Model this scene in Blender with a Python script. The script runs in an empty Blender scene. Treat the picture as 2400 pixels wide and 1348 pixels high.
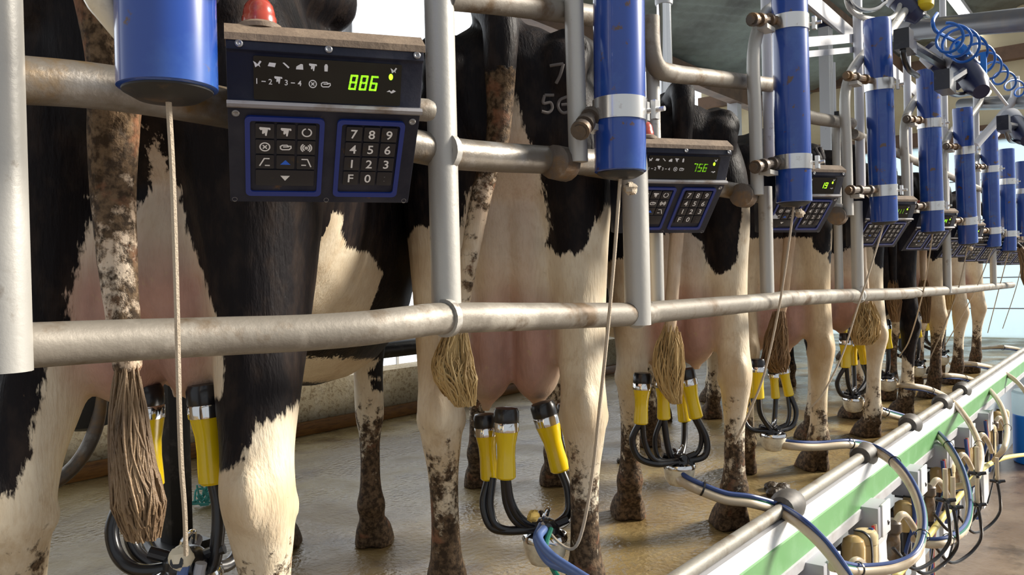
import bpy, bmesh, math, random
import numpy as np
from mathutils import Vector, Matrix
from mathutils.bvhtree import BVHTree
R_ = math.radians
S = bpy.context.scene
COL = S.collection
random.seed(7)

# ------------------------------------------------------------------ camera, world, sun, exposure
FPX, PHI, PIT, ROLL, CH = 1900.0, R_(38.3), R_(-.55), R_(1.35), .83
CAM = np.array([0, 0, CH])
_a0 = np.array([math.cos(PHI), math.sin(PHI), 0]); _e0 = np.array([math.sin(PHI), -math.cos(PHI), 0]); _u0 = np.array([0, 0, 1.])
_a = _a0*math.cos(PIT)+_u0*math.sin(PIT); _u = _u0*math.cos(PIT)-_a0*math.sin(PIT)
_R = _e0*math.cos(ROLL)-_u*math.sin(ROLL); _U = _u*math.cos(ROLL)+_e0*math.sin(ROLL)
cam = bpy.data.cameras.new('camera'); camo = bpy.data.objects.new('camera', cam); COL.objects.link(camo)
cam.sensor_width = 36; cam.lens = 36*FPX/2400; cam.clip_start = .05; cam.clip_end = 200
camo.matrix_world = Matrix(((_R[0], _U[0], -_a[0], 0), (_R[1], _U[1], -_a[1], 0), (_R[2], _U[2], -_a[2], CH), (0, 0, 0, 1)))
cam.dof.use_dof = False
S.camera = camo

W = bpy.data.worlds.new('sky'); S.world = W; W.use_nodes = True
_n = W.node_tree.nodes; _l = W.node_tree.links; bg = _n['Background']
_tc = _n.new('ShaderNodeTexCoord'); _dot = _n.new('ShaderNodeVectorMath'); _dot.operation = 'DOT_PRODUCT'; _dot.inputs[1].default_value = (.58, .80, .12)
_l.new(_tc.outputs['Generated'], _dot.inputs[0])
_mr = _n.new('ShaderNodeMapRange'); _mr.interpolation_type = 'SMOOTHSTEP'; _mr.inputs[1].default_value = .1; _mr.inputs[2].default_value = .8; _mr.inputs[3].default_value = .42; _mr.inputs[4].default_value = 1.7
_l.new(_dot.outputs['Value'], _mr.inputs[0]); _l.new(_mr.outputs[0], bg.inputs[1])      # overcast sky, brightest low over the yard behind the cows
bg.inputs[0].default_value = (.90, .95, 1, 1)
sun = bpy.data.lights.new('sun', 'SUN'); sun.energy = 6.0; sun.angle = R_(18); sun.color = (1, .93, .82)
suno = bpy.data.objects.new('sun', sun); COL.objects.link(suno)
suno.rotation_euler = Vector((-.66, .54, -.46)).to_track_quat('-Z', 'Y').to_euler()
S.view_settings.view_transform = 'Standard'; S.view_settings.look = 'None'; S.view_settings.gamma = 1
S.view_settings.exposure = .42
S.view_settings.use_curve_mapping = False

# ------------------------------------------------------------------ pixel of the photograph -> point in the place
def _ray(px, py): return _a + _R*(px-1200)/FPX - _U*(py-674)/FPX
def at(px, py, Y): d = _ray(px, py); return CAM + d*((Y-CAM[1])/d[1])
def atz(px, py, z): d = _ray(px, py); return CAM + d*((z-CAM[2])/d[2])
def atZ(px, py, Z): return CAM + _ray(px, py)*Z
def atX(px, py, X): d = _ray(px, py); return CAM + d*((X-CAM[0])/d[0])

# ------------------------------------------------------------------ materials
def C4(c): return (c[0], c[1], c[2], 1)
MATS = {}
def mat(name, col, rough=.5, metal=0, dirt=None, bump=None, spec=.5, emit=None, coat=0, alpha=None, trans=0, var=None):
    """dirt=(colour, scale, lo, hi[, stretch]); bump=(scale, strength); var=(colour2, scale)"""
    m = bpy.data.materials.new(name); m.use_nodes = True; nt = m.node_tree; N = nt.nodes; L = nt.links
    b = N['Principled BSDF']
    b.inputs['Base Color'].default_value = C4(col); b.inputs['Roughness'].default_value = rough
    b.inputs['Metallic'].default_value = metal; b.inputs['Specular IOR Level'].default_value = spec
    b.inputs['Coat Weight'].default_value = coat; b.inputs['Coat Roughness'].default_value = .08
    b.inputs['Transmission Weight'].default_value = trans
    if emit:
        b.inputs['Emission Color'].default_value = C4(emit[0]); b.inputs['Emission Strength'].default_value = emit[1]
    tc = N.new('ShaderNodeTexCoord'); cur = None
    def noise(scale, detail=4, stretch=None):
        n = N.new('ShaderNodeTexNoise'); n.inputs['Scale'].default_value = scale; n.inputs['Detail'].default_value = detail
        n.inputs['Roughness'].default_value = .62
        if stretch:
            mp = N.new('ShaderNodeMapping'); mp.inputs['Scale'].default_value = stretch
            L.new(tc.outputs['Object'], mp.inputs[0]); L.new(mp.outputs[0], n.inputs['Vector'])
        else: L.new(tc.outputs['Object'], n.inputs['Vector'])
        return n
    def mix(fac, a, c2):
        x = N.new('ShaderNodeMix'); x.data_type = 'RGBA'
        L.new(fac, x.inputs[0])
        if isinstance(a, tuple): x.inputs[6].default_value = C4(a)
        else: L.new(a, x.inputs[6])
        x.inputs[7].default_value = C4(c2)
        return x.outputs[2]
    def ramp(sock, lo, hi):
        r = N.new('ShaderNodeMapRange'); r.inputs[1].default_value = lo; r.inputs[2].default_value = hi
        L.new(sock, r.inputs[0]); return r.outputs[0]
    if var:
        n = noise(var[1], 3); cur = mix(ramp(n.outputs[0], .35, .65), tuple(col), var[0])
    for d in (dirt if isinstance(dirt, list) else [dirt] if dirt else []):
        n = noise(d[1], 6, d[4] if len(d) > 4 else None)
        cur = mix(ramp(n.outputs[0], d[2], d[3]), cur or tuple(col), d[0])
    if cur: L.new(cur, b.inputs['Base Color'])
    if bump:
        n = noise(bump[0], 4); bp = N.new('ShaderNodeBump'); bp.inputs['Strength'].default_value = bump[1]
        bp.inputs['Distance'].default_value = .01; L.new(n.outputs[0], bp.inputs['Height']); L.new(bp.outputs[0], b.inputs['Normal'])
    MATS[name] = m; return m

galv = mat('galvanised_steel', (.235, .21, .175), .56, .25, dirt=[((.42, .385, .33), 5, .54, .66), ((.13, .085, .045), 11, .52, .66)], bump=(60, .12))
galv2 = mat('clean_galvanised', (.50, .485, .45), .45, .3, dirt=[((.20, .14, .09), 18, .62, .74)], bump=(80, .06))
rusty = mat('rusty_dirty_steel', (.13, .105, .085), .5, .45, dirt=[((.24, .14, .06), 12, .48, .66), ((.33, .31, .28), 7, .58, .72)], bump=(50, .2))
mid_steel = mat('worn_rail_steel', (.20, .175, .145), .42, .45, dirt=[((.20, .125, .05), 11, .5, .64), ((.42, .42, .42), 5, .56, .74)], bump=(50, .12))
blue = mat('blue_paint', (.012, .060, .33), .26, 0, dirt=[((.10, .05, .03), 22, .62, .66), ((.06, .16, .46), 5, .5, .8)], coat=.6)
steel = mat('stainless', (.74, .73, .71), .22, .85, dirt=[((.25, .16, .09), 16, .63, .75)])
chrome = mat('chrome', (.8, .8, .8), .1, 1)
dark_cap = mat('black_end_cap', (.016, .015, .016), .5, dirt=((.10, .06, .03), 30, .55, .7))
rope_m = mat('rope', (.56, .47, .36), .85, bump=(400, .4))
navy = mat('navy_plastic', (.008, .011, .027), .5, spec=.3, dirt=[((.055, .055, .07), 6, .45, .8), ((.14, .08, .035), 26, .66, .74)], bump=(120, .05))
hood_m = mat('dusty_hood', (.20, .145, .10), .7, dirt=((.30, .22, .15), 20, .45, .7), bump=(90, .15))
ridge_m = mat('grey_ridge', (.30, .29, .30), .5, dirt=((.16, .12, .09), 20, .5, .7))
kerb_st = mat('dull_kerb_pipe', (.30, .285, .25), .55, .2, dirt=[((.16, .12, .08), 9, .5, .7)], bump=(70, .15))
glassy = mat('display_glass', (.006, .008, .009), .12, dirt=((.014, .02, .016), 8, .4, .7))
digit_m = mat('green_digits', (.1, .3, .0), .5, emit=((.36, 1, .02), 2.2))
legend_m = mat('white_legend', (.85, .85, .85), .6)
dim_leg = mat('dim_legend', (.16, .16, .17), .6)
key_m = mat('rubber_key', (.018, .018, .023), .42, dirt=((.05, .035, .02), 40, .62, .75))
keyblue = mat('blue_key_frame', (.010, .035, .24), .3, coat=.3)
bluemark = mat('blue_mark', (.02, .14, .75), .4)
screw_m = mat('screw_metal', (.30, .30, .31), .35, .6)
red_m = mat('red_beacon', (.42, .05, .025), .25, dirt=((.5, .2, .12), 20, .55, .7), coat=.5)
yellow = mat('yellow_shell', (.86, .62, .005), .22, dirt=((.12, .08, .02), 30, .70, .74), coat=.5)
blackrub = mat('black_rubber', (.010, .010, .013), .3, coat=.25, dirt=((.05, .045, .04), 24, .6, .75))
cream_h = mat('cream_hose', (.60, .50, .36), .35, dirt=((.36, .25, .15), 8, .5, .75))
blue_h = mat('blue_hose', (.035, .07, .22), .35)
pale_blue_h = mat('worn_blue_hose', (.10, .17, .40), .4)
green_h = mat('green_hose', (.01, .16, .10), .35)
red_h = mat('red_hose', (.45, .02, .02), .4)
bowl_m = mat('cloudy_bowl', (.86, .78, .60), .3, dirt=((.45, .36, .24), 14, .5, .7))
white_p = mat('white_paint', (.78, .79, .80), .45, dirt=((.5, .48, .45), 5, .58, .8))
green_p = mat('green_paint', (.13, .33, .12), .45, dirt=((.20, .42, .20), 7, .5, .75))
flange_m = mat('grey_flange', (.47, .47, .49), .45, dirt=((.33, .3, .3), 7, .5, .8))
amber = mat('amber_dome', (.48, .33, .13), .25, coat=.4)
jar_m = mat('cream_jar', (.72, .58, .33), .35, dirt=((.55, .42, .22), 9, .5, .75))
boxgrey = mat('grey_box', (.42, .43, .47), .5)
concrete_k = mat('speckled_concrete', (.42, .35, .23), .8, dirt=[((.24, .18, .10), 60, .50, .62), ((.5, .44, .33), 12, .5, .75)], bump=(60, .5))
wood_m = mat('wet_timber', (.30, .13, .03), .4, dirt=((.14, .06, .015), 14, .45, .7, (1, 8, 8)))
cream_w = mat('cream_wall', (.78, .68, .45), .8, dirt=[((.60, .47, .25), 1.2, .45, .75), ((.22, .13, .06), 5, .66, .78)])
palewall = mat('pale_blue_panel', (.62, .74, .80), .55, dirt=((.50, .60, .66), 3, .5, .8))
brown_beam = mat('brown_beam', (.20, .12, .075), .7, dirt=((.10, .065, .045), 4, .45, .7))
roof_m = mat('roof_sheet', (.26, .29, .25), .7, dirt=((.12, .115, .10), 1.6, .42, .7))
white_st = mat('white_steel', (.66, .66, .68), .4, .1, dirt=((.35, .30, .26), 26, .64, .76))
lamp_m = mat('lamp_diffuser', (.9, .9, .9), .5, emit=((1, 1, 1), 2.5))
pit_wall_m = mat('pit_wall', (.36, .42, .48), .5, dirt=((.36, .38, .38), 2.5, .45, .75))
airblue = mat('blue_air_hose', (.015, .14, .55), .3)
bright_blue = mat('bright_blue_plastic', (.015, .22, .75), .35)
navy_cyl = mat('navy_cylinder', (.02, .025, .07), .35)
yellow_p = mat('yellow_plastic', (.75, .55, .02), .4)
pale_yellow = mat('pale_yellow_hose', (.78, .66, .22), .4)
teal_m = mat('teal_twine', (.10, .42, .38), .8)
straw_m = mat('straw', (.55, .38, .10), .8)
sleeve_m = mat('worn_grey_rubber', (.085, .08, .075), .55, dirt=((.18, .16, .14), 14, .5, .7))
dung_m = mat('dung', (.045, .030, .017), .5, bump=(30, .8))
blackst = mat('black_steel', (.012, .011, .011), .45, dirt=((.07, .06, .055), 20, .56, .72))
brand_m = mat('freeze_brand_hair', (.17, .15, .14), .9)
gray_pvc = mat('grey_pipe', (.13, .135, .15), .35, dirt=((.22, .18, .14), 4, .52, .75))

# ------------------------------------------------------------------ mesh builder
def catmull(pts, n=8, closed=False):
    P = [np.array(p, float) for p in pts]
    if len(P) < 3: return P
    Q = [2*P[0]-P[1]]+P+[2*P[-1]-P[-2]]
    out = []
    for i in range(1, len(Q)-2):
        p0, p1, p2, p3 = Q[i-1:i+3]
        for k in range(n):
            t = k/n
            out.append(.5*((2*p1)+(-p0+p2)*t+(2*p0-5*p1+4*p2-p3)*t*t+(-p0+3*p1-3*p2+p3)*t**3))
    out.append(P[-1]); return out

class MB:
    def __init__(s): s.v = []; s.f = []
    def add(s, vs, fs):
        o = len(s.v); s.v += [tuple(map(float, p)) for p in vs]; s.f += [tuple(i+o for i in f) for f in fs]; return s
    def box(s, c, d, M=None):
        x, y, z = d[0]/2, d[1]/2, d[2]/2
        vs = [Vector((i*x, j*y, k*z)) for i in (-1, 1) for j in (-1, 1) for k in (-1, 1)]
        if M: vs = [M @ p for p in vs]
        vs = [p+Vector(c) for p in vs]
        return s.add(vs, [(0, 1, 3, 2), (4, 6, 7, 5), (0, 4, 5, 1), (2, 3, 7, 6), (0, 2, 6, 4), (1, 5, 7, 3)])
    def tube(s, path, r, n=12, cap=True, flat=None):
        P = [Vector(p) for p in path]; m = len(P)
        rr = r if isinstance(r, (list, tuple)) else [r]*m
        if len(rr) != m:
            xs = np.linspace(0, 1, len(rr)); rr = list(np.interp(np.linspace(0, 1, m), xs, rr))
        T = []
        for i in range(m):
            t = P[min(i+1, m-1)]-P[max(i-1, 0)]
            if t.length < 1e-9: t = Vector((0, 0, 1))
            T.append(t.normalized())
        up = Vector((0, 0, 1)) if abs(T[0].z) < .9 else Vector((1, 0, 0))
        nrm = (up-T[0]*up.dot(T[0])).normalized()
        vs = []; fs = []
        for i in range(m):
            nrm = nrm-T[i]*nrm.dot(T[i])
            if nrm.length < 1e-6: nrm = T[i].orthogonal()
            nrm.normalize(); b = T[i].cross(nrm)
            for k in range(n):
                a = 2*math.pi*k/n
                f2 = flat if flat else 1
                vs.append(P[i]+(nrm*math.cos(a)+b*math.sin(a)*f2)*rr[i])
        for i in range(m-1):
            for k in range(n):
                k2 = (k+1) % n
                fs.append((i*n+k, i*n+k2, (i+1)*n+k2, (i+1)*n+k))
        if cap:
            fs.append(tuple(reversed(range(n)))); fs.append(tuple((m-1)*n+k for k in range(n)))
        return s.add(vs, fs)
    def ring(s, p, axis, r0, r1, h, n=24):
        """hollow band: outer radius r1, inner r0, height h along axis centred at p"""
        ax = Vector(axis).normalized(); x = ax.orthogonal().normalized(); y = ax.cross(x); p = Vector(p)
        vs = []
        for rr, hh in ((r0, -h/2), (r1, -h/2), (r1, h/2), (r0, h/2)):
            vs += [p+ax*hh+(x*math.cos(2*math.pi*k/n)+y*math.sin(2*math.pi*k/n))*rr for k in range(n)]
        fs = []
        for j in range(4):
            for k in range(n):
                fs.append((j*n+k, j*n+(k+1) % n, ((j+1) % 4)*n+(k+1) % n, ((j+1) % 4)*n+k))
        return s.add(vs, fs)
    def lathe(s, prof, p=(0, 0, 0), axis=(0, 0, 1), n=24):
        """prof = [(radius, height along axis)]"""
        ax = Vector(axis).normalized(); x = ax.orthogonal().normalized(); y = ax.cross(x); p = Vector(p)
        vs = []; fs = []; m = len(prof)
        for r, h in prof:
            vs += [p+ax*h+(x*math.cos(2*math.pi*k/n)+y*math.sin(2*math.pi*k/n))*max(r, 1e-5) for k in range(n)]
        for i in range(m-1):
            for k in range(n):
                fs.append((i*n+k, i*n+(k+1) % n, (i+1)*n+(k+1) % n, (i+1)*n+k))
        fs.append(tuple(reversed(range(n)))); fs.append(tuple((m-1)*n+k for k in range(n)))
        return s.add(vs, fs)
    def blob(s, c, r, nu=14, nv=9, jit=0):
        vs = []; fs = []
        r = r if isinstance(r, (tuple, list)) else (r, r, r)
        for j in range(nv+1):
            th = math.pi*j/nv
            for i in range(nu):
                ph = 2*math.pi*i/nu; q = 1+random.uniform(-jit, jit)
                vs.append((c[0]+r[0]*q*math.sin(th)*math.cos(ph), c[1]+r[1]*q*math.sin(th)*math.sin(ph), c[2]+r[2]*q*math.cos(th)))
        for j in range(nv):
            for i in range(nu):
                fs.append((j*nu+i, (j+1)*nu+i, (j+1)*nu+(i+1) % nu, j*nu+(i+1) % nu))
        return s.add(vs, fs)
    def prism(s, poly, fn, h0, h1):
        """poly in (p,q); fn(p,q,h)->xyz"""
        n = len(poly)
        vs = [fn(p, q, h0) for p, q in poly]+[fn(p, q, h1) for p, q in poly]
        fs = [tuple(range(n)), tuple(reversed(range(n, 2*n)))]+[(i, n+i, n+(i+1) % n, (i+1) % n) for i in range(n)]
        return s.add(vs, fs)
    def build(s, name, m, parent=None, smooth=35, recalc=True, bevel=0):
        me = bpy.data.meshes.new(name); me.from_pydata(s.v, [], s.f)
        if recalc or bevel:
            bm = bmesh.new(); bm.from_mesh(me)
            if bevel:
                bm.normal_update()
                ed = [e for e in bm.edges if len(e.link_faces) == 2 and e.calc_face_angle(0) > R_(40)]
                bmesh.ops.bevel(bm, geom=ed, offset=bevel, segments=2, affect='EDGES', profile=.6, clamp_overlap=True)
            bmesh.ops.recalc_face_normals(bm, faces=bm.faces); bm.to_mesh(me); bm.free()
        me.shade_smooth(); me.set_sharp_from_angle(angle=R_(smooth))
        me.materials.append(m)
        o = bpy.data.objects.new(name, me); COL.objects.link(o)
        if parent: o.parent = parent
        return o

def tag(o, label, cat, group=None, kind=None):
    o['label'] = label; o['category'] = cat
    if group: o['group'] = group
    if kind: o['kind'] = kind
    return o
def empty(name, loc=(0, 0, 0), rz=0, label=None, cat=None, group=None):
    o = bpy.data.objects.new(name, None); COL.objects.link(o); o.location = loc; o.rotation_euler = (0, 0, rz)
    o.empty_display_size = .05
    if label: tag(o, label, cat, group)
    return o
def structure(o): o['kind'] = 'structure'; return o
KIDS = {}
def dup(o, parent=None, skip=()):
    c = o.copy(); COL.objects.link(c)
    if parent: c.parent = parent
    for ch in list(o.children):
        if ch.name.split('.')[0] in skip: continue
        dup(ch, c, skip)
    return c
def L2(p, o):
    """world point -> local of an Empty with only location and z rotation"""
    d = Vector(p)-Vector(o.location); a = -o.rotation_euler[2]
    return Vector((d.x*math.cos(a)-d.y*math.sin(a), d.x*math.sin(a)+d.y*math.cos(a), d.z))
# ------------------------------------------------------------------ the setting
def floor_mat():
    m = mat('wet_floor', (.20, .135, .055), .3, spec=.26, dirt=[((.33, .25, .115), 1.6, .42, .66), ((.10, .058, .025), 3.3, .54, .72), ((.05, .03, .016), 26, .66, .72)])
    nt = m.node_tree; N = nt.nodes; L = nt.links; b = N['Principled BSDF']
    tc = N.new('ShaderNodeTexCoord'); n = N.new('ShaderNodeTexNoise'); n.inputs['Scale'].default_value = 3; n.inputs['Detail'].default_value = 3
    L.new(tc.outputs['Object'], n.inputs['Vector']); r = N.new('ShaderNodeMapRange'); r.inputs[1].default_value = .4; r.inputs[2].default_value = .6; r.inputs[3].default_value = .11; r.inputs[4].default_value = .46
    L.new(n.outputs[0], r.inputs[0]); L.new(r.outputs[0], b.inputs['Roughness'])
    n2 = N.new('ShaderNodeTexNoise'); n2.inputs['Scale'].default_value = 48; n2.inputs['Detail'].default_value = 5; L.new(tc.outputs['Object'], n2.inputs['Vector'])
    bp = N.new('ShaderNodeBump'); bp.inputs['Strength'].default_value = .6; bp.inputs['Distance'].default_value = .012; L.new(n2.outputs[0], bp.inputs['Height']); L.new(bp.outputs[0], b.inputs['Normal'])
    return m
wet = floor_mat()
XW = 11.2      # end wall
structure(MB().box((4.6, 2.95, -.06), (14, 4.1, .12)).build('floor', wet))                       # cow platform, top at z = 0, Y .9 .. 5
pitf = mat('pit_floor', (.16, .105, .065), .28, dirt=[((.26, .19, .13), 2.2, .45, .7), ((.08, .05, .03), 6, .52, .7)], bump=(30, .3))
structure(MB().box((5, -1.4, -1.0), (16, 5.1, .2)).build('pit_floor', pitf))
structure(MB().box((4.6, 1.13, -.51), (14, .06, .78)).build('wall_pit', pit_wall_m))
# low wall with timber foot at the back of the platform
structure(MB().box((4.6, 3.82, .14), (14, .22, .30)).build('wall_back', concrete_k))
structure(MB().box((4.6, 3.68, .035), (14, .05, .07)).build('trim_1', wood_m, bevel=.008))
# end wall: pale panel below, cream above
def translucent(m, c):
    nt = m.node_tree; b = nt.nodes['Principled BSDF']; t = nt.nodes.new('ShaderNodeBsdfTranslucent'); t.inputs[0].default_value = C4(c); x = nt.nodes.new('ShaderNodeMixShader'); x.inputs[0].default_value = .6
    nt.links.new(b.outputs[0], x.inputs[1]); nt.links.new(t.outputs[0], x.inputs[2]); nt.links.new(x.outputs[0], nt.nodes['Material Output'].inputs[0])
translucent(palewall, (.80, .92, .98))                                                      # translucency added so the sun behind brightens the pale end wall
mb = MB().box((XW+.01, 2.2, .95), (.012, 6.0, 2.9)); structure(mb.build('wall_end', palewall))
mb = MB()
for z in (.35, .72, 1.1, 1.55, 1.9): mb.box((XW-.003, 2.2, z), (.012, 6.0, .014))
structure(mb.build('trim_2', MATS['grey_flange']))
structure(MB().box((XW+.06, 2.2, 4.4), (.1, 6.0, 4.0)).build('wall_gable', cream_w))
structure(MB().box((XW-.04, 2.2, 2.45), (.12, 6.0, .18)).build('trim_3', brown_beam))
structure(MB().box((XW-.04, 2.2, 3.35), (.14, 6.0, .16)).build('trim_4', brown_beam))
# roof
rdir = np.array([math.cos(R_(-21)), math.sin(R_(-21))]); rn = np.array([-rdir[1], rdir[0]])
def roof_z(x, y): return 3.16+(4.0-y)*.26
# clip the sheet to the shed by building it on a regular grid in X, Y with the corrugation phase of the sheet direction
vs = []; fs = []
gx = np.arange(-3, 11.3, .12); gy = np.arange(.95, 4.16, .02)
for x in gx:
    for y in gy:
        w = x*rn[0]+y*rn[1]; vs.append((x, y, roof_z(x, y)+.016*math.sin(w*2*math.pi/.13)))
ny = len(gy)
for i in range(len(gx)-1):
    for j in range(ny-1): fs.append((i*ny+j, (i+1)*ny+j, (i+1)*ny+j+1, i*ny+j+1))
m_ = MB(); m_.add(vs, fs); structure(m_.build('ceiling', roof_m, recalc=False, smooth=60))
structure(MB().box((4.2, 3.98, 3.03), (14.0, .14, .20)).build('beam_eave', brown_beam))
structure(MB().box((4.2, 2.5, 3.42), (14.0, .10, .16)).build('beam_purlin', brown_beam))
for i, x in enumerate((-.35, 3.0, 6.4, 9.6)):
    structure(MB().box((x, 4.02, 1.6), (.13, .13, 2.9)).build('pillar_back', white_st))
mb = MB().tube([tuple(at(812, -60, 3.98)), tuple(at(815, 400, 3.98))], .035, 10); structure(mb.build('window_mullion', white_st))

# ------------------------------------------------------------------ rails behind the cows
t = tag(MB().tube([(-1.5, 3.35, .46), (10.8, 3.35, .46)], .05, 14).build('breast_rail', blackst), 'black pipe breast rail along the low speckled wall behind the cows', 'rail')
p0 = at(410, 1100, 2.45); px_, py_ = p0[0], p0[1]
t = empty('dark_stall_post', (px_, py_, 0), 0, 'dark steel post seen below the nearest cow, between its yellow teat cups', 'post')
MB().box((0, 0, .62), (.075, .075, 1.24)).build('post', blackst, t, bevel=.01); MB().box((0, 0, .012), (.15, .15, .024)).build('base_plate', blackst, t)
MB().tube([(-.03, 0, 1.2), (1.0, 0, 1.22)], .02, 10).build('top_bar', blackst, t)
crv = [tuple(at(x, y, 2.62)) for x, y in [(60, 1165), (130, 1130), (185, 1080), (222, 1010), (236, 930), (234, 850), (225, 760)]]
tag(MB().tube(catmull(crv, 8), .022, 12).build('curved_pipe', rusty), 'rusty curved pipe behind the left leg of the nearest cow', 'pipe')
c_ = at(195, 935, 2.7)
t = empty('drinking_bowl', tuple(c_), 0, 'dark bowl hanging on the curved pipe behind the nearest cow', 'bowl')
MB().lathe([(.03, -.10), (.075, -.085), (.088, -.02), (.092, .03), (.082, .03), (.078, -.02), (.05, -.07)], n=22).build('bowl', blackst, t)
MB().box((0, .08, .06), (.06, .05, .22)).build('bracket', blackst, t); MB().ring((0, 0, .032), (0, 0, 1), .080, .094, .008).build('rim', steel, t)
s_ = at(945, 806, 3.9); tag(MB().box(tuple(s_), (.16, .012, .028)).box((s_[0]-.05, s_[1]+.006, (s_[2]+.28)/2), (.02, .01, s_[2]-.28)).build('white_board', white_p), 'small white board on top of the low back wall', 'board')

# ------------------------------------------------------------------ stall rail frame (welded: one thing)
fr = empty('rail_frame', (0, .9, 0), 0, 'welded tube frame of rails and posts standing behind the row of cows', 'rail frame')
def fpath(pts): return [Vector(at(*p))-Vector((0, .9, 0)) for p in pts]
RR = .0255
low1 = fpath([(-130, 826, .97), (20, 813, .975), (250, 800, .975), (500, 789, .96), (700, 781, .93), (850, 770, .905), (950, 757, .895), (1050, 746, .895), (1250, 742, .895), (1480, 737, .89), (1522, 735, .89)])
MB().tube(catmull(low1, 8), RR, 18).build('lower_rail', galv, fr)
for seg in ([(1520, 733, .905), (1640, 722, .90), (1760, 711, .895), (1838, 702, .885)], [(1830, 700, .915), (1990, 693, .90), (2100, 689, .895), (2137, 687, .885)], [(2130, 686, .915), (2220, 681, .90), (2284, 676, .885)], [(2280, 676, .915), (2325, 672, .9), (2372, 668, .9)]):
    MB().tube(catmull(fpath(seg), 6), RR, 16).build('lower_rail', galv, fr)
MB().tube(catmull(fpath([(-130, 176, .985), (20, 186, .985), (250, 205, .98), (500, 247, .97), (760, 300, .955), (985, 345, .93), (1100, 364, .925), (1385, 380, .92)]), 6), .0272, 18).build('middle_rail', mid_steel, fr)
xs = [at(1385, 380, .9)[0], at(1750, 447, .9)[0], at(2000, 505, .9)[0], at(2130, 530, .9)[0], at(2220, 555, .9)[0], 6.2, 8.4]
for a, b in zip(xs, xs[1:]): MB().tube([(a+.03, .04, 1.07), (b+.05, .04, 1.07)], .024, 14).build('middle_rail', mid_steel, fr)
zt = at(1240, 10, .9)
MB().tube(catmull(fpath([(1045, -8, .9), (1200, 10, .9), (1390, 38, .9), (1480, 56, .9)]), 5), .022, 14).build('upper_rail', galv, fr)
MB().tube(catmull(fpath([(1524, 40, .92), (1526, 110, .92), (1540, 158, .92), (1580, 173, .92), (1660, 182, .92), (1815, 200, .92)]), 6), .0225, 14).build('upper_rail', galv, fr)
MB().tube(catmull(fpath([(1810, 243, .93), (1900, 275, .92), (1995, 290, .92)]), 4), .0225, 14).build('upper_rail', galv, fr)
z6 = at(2000, 305, .92)
MB().tube([(z6[0], .02, 1.375), (8.4, .02, 1.375)], .02, 12).build('upper_rail', galv, fr)
def fpost(px, py, Y, r, z0, z1, m=galv2, name='post', lean=0):
    p = at(px, py, Y); return MB().tube([(p[0], Y-.9, z0), (p[0]+lean, Y-.9, z1)], r, 16).build(name, m, fr)
fpost(8, 700, .955, .026, .745, 1.95, galv2); fpost(1046, 700, .91, .0245, .755, 2.3, galv2)
fpost(1493, 650, .88, .0285, .725, 1.10, galv2); fpost(1540, 640, .95, .0165, .74, 1.42, galv2)
fpost(1797, 640, .905, .0205, .74, 1.09, galv2); fpost(1800, 130, .93, .019, 1.0, 2.5, white_st)
fpost(2010, 640, .89, .0225, .72, 1.1, galv2); fpost(2014, 250, .92, .0185, 1.0, 2.6, white_st); fpost(1966, 640, .95, .016, .74, 1.4, galv2)
fpost(2220, 640, .89, .0225, .70, 1.1, galv2); fpost(2328, 640, .89, .022, .70, 1.1, galv2)
for px in (2130, 2216, 2290): fpost(px, 380, .93, .018, 1.0, 2.5, white_st)
for a in ((1046, 746, .895), (1493, 737, .888), (2010, 693, .895), (1046, 356, .905)):
    p = Vector(at(*a))-Vector((0, .9, 0)); MB().ring(p, (1, 0, 0), .02, .031, .012, 20).build('weld', galv2, fr)
# white diagonal brace of the roof frame and grey strut
for (p, q, Y, m, r) in ([(1872, -25), (2158, 225), .97, white_st, .03], [(1880, 100), (1998, 90), .945, white_st, .017], [(1885, 128), (1998, 117), .9451, boxgrey, .011]):
    a, b = at(*p, Y), at(*q, Y); v = Vector(b-a).normalized(); sd_ = v.cross(Vector((0, 1, 0)))
    t_ = MB().prism([(-r, -.006), (r, -.006), (r, .006), (-r, .006)], lambda i, j, h, a=a, b=b, s=sd_: Vector(a if h == 0 else b)+s*i+Vector((0, 1, 0))*j, 0, 1)
    tag(t_.build('diagonal_brace' if r == .03 else 'cross_bar', m), 'long white flat diagonal brace above the fourth cow' if r == .03 else ('white' if m is white_st else 'grey')+' cross bar between the third blue cylinder and the white post', 'brace' if r == .03 else 'bar')

# ------------------------------------------------------------------ blue retractor cylinders, each with clamps, hanger pipe and cord
ORD = ['nearest', 'second', 'third', 'fourth', 'fifth', 'sixth', 'seventh', 'eighth', 'ninth']
TB = [((394, 212), (389, 0), [-62]), ((1454, 405), (1450, 0), [261, -130]), ((1861, 475), (1850, 0), [382, 57]), ((2072, 520), (2055, 45), [447, 200]), ((2186, 543), (2174, 163), [483, 290]),
      ((2269, 570), (2255, 252), [517, 352]), ((2326, 578), (2317, 305), [540, 396]), ((2364, 588), (2359, 349), [548, 426]), ((2401, 592), (2396, 378), [560, 448])]
CORD = {0: [(395, 240), (405, 420), (414, 700), (420, 950), (425, 1090), (433, 1200), (436, 1300)], 1: [(1450, 420), (1440, 600), (1424, 780), (1405, 960), (1390, 1100), (1368, 1230), (1345, 1285), (1310, 1272), (1270, 1225)],
        2: [(1857, 490), (1842, 620), (1822, 740), (1790, 880), (1752, 975), (1722, 1040)], 3: [(2064, 530), (2040, 630), (2010, 720), (1975, 830), (1930, 920), (1895, 960)], 4: [(2182, 560), (2172, 640), (2155, 720), (2130, 800), (2108, 835)],
        5: [(2266, 580), (2248, 670), (2215, 760), (2180, 840)], 6: [(2322, 590), (2295, 660), (2255, 740), (2215, 810)], 7: [(2360, 600), (2338, 690), (2315, 780)], 8: [(2398, 600), (2380, 680), (2350, 770)]}
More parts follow.
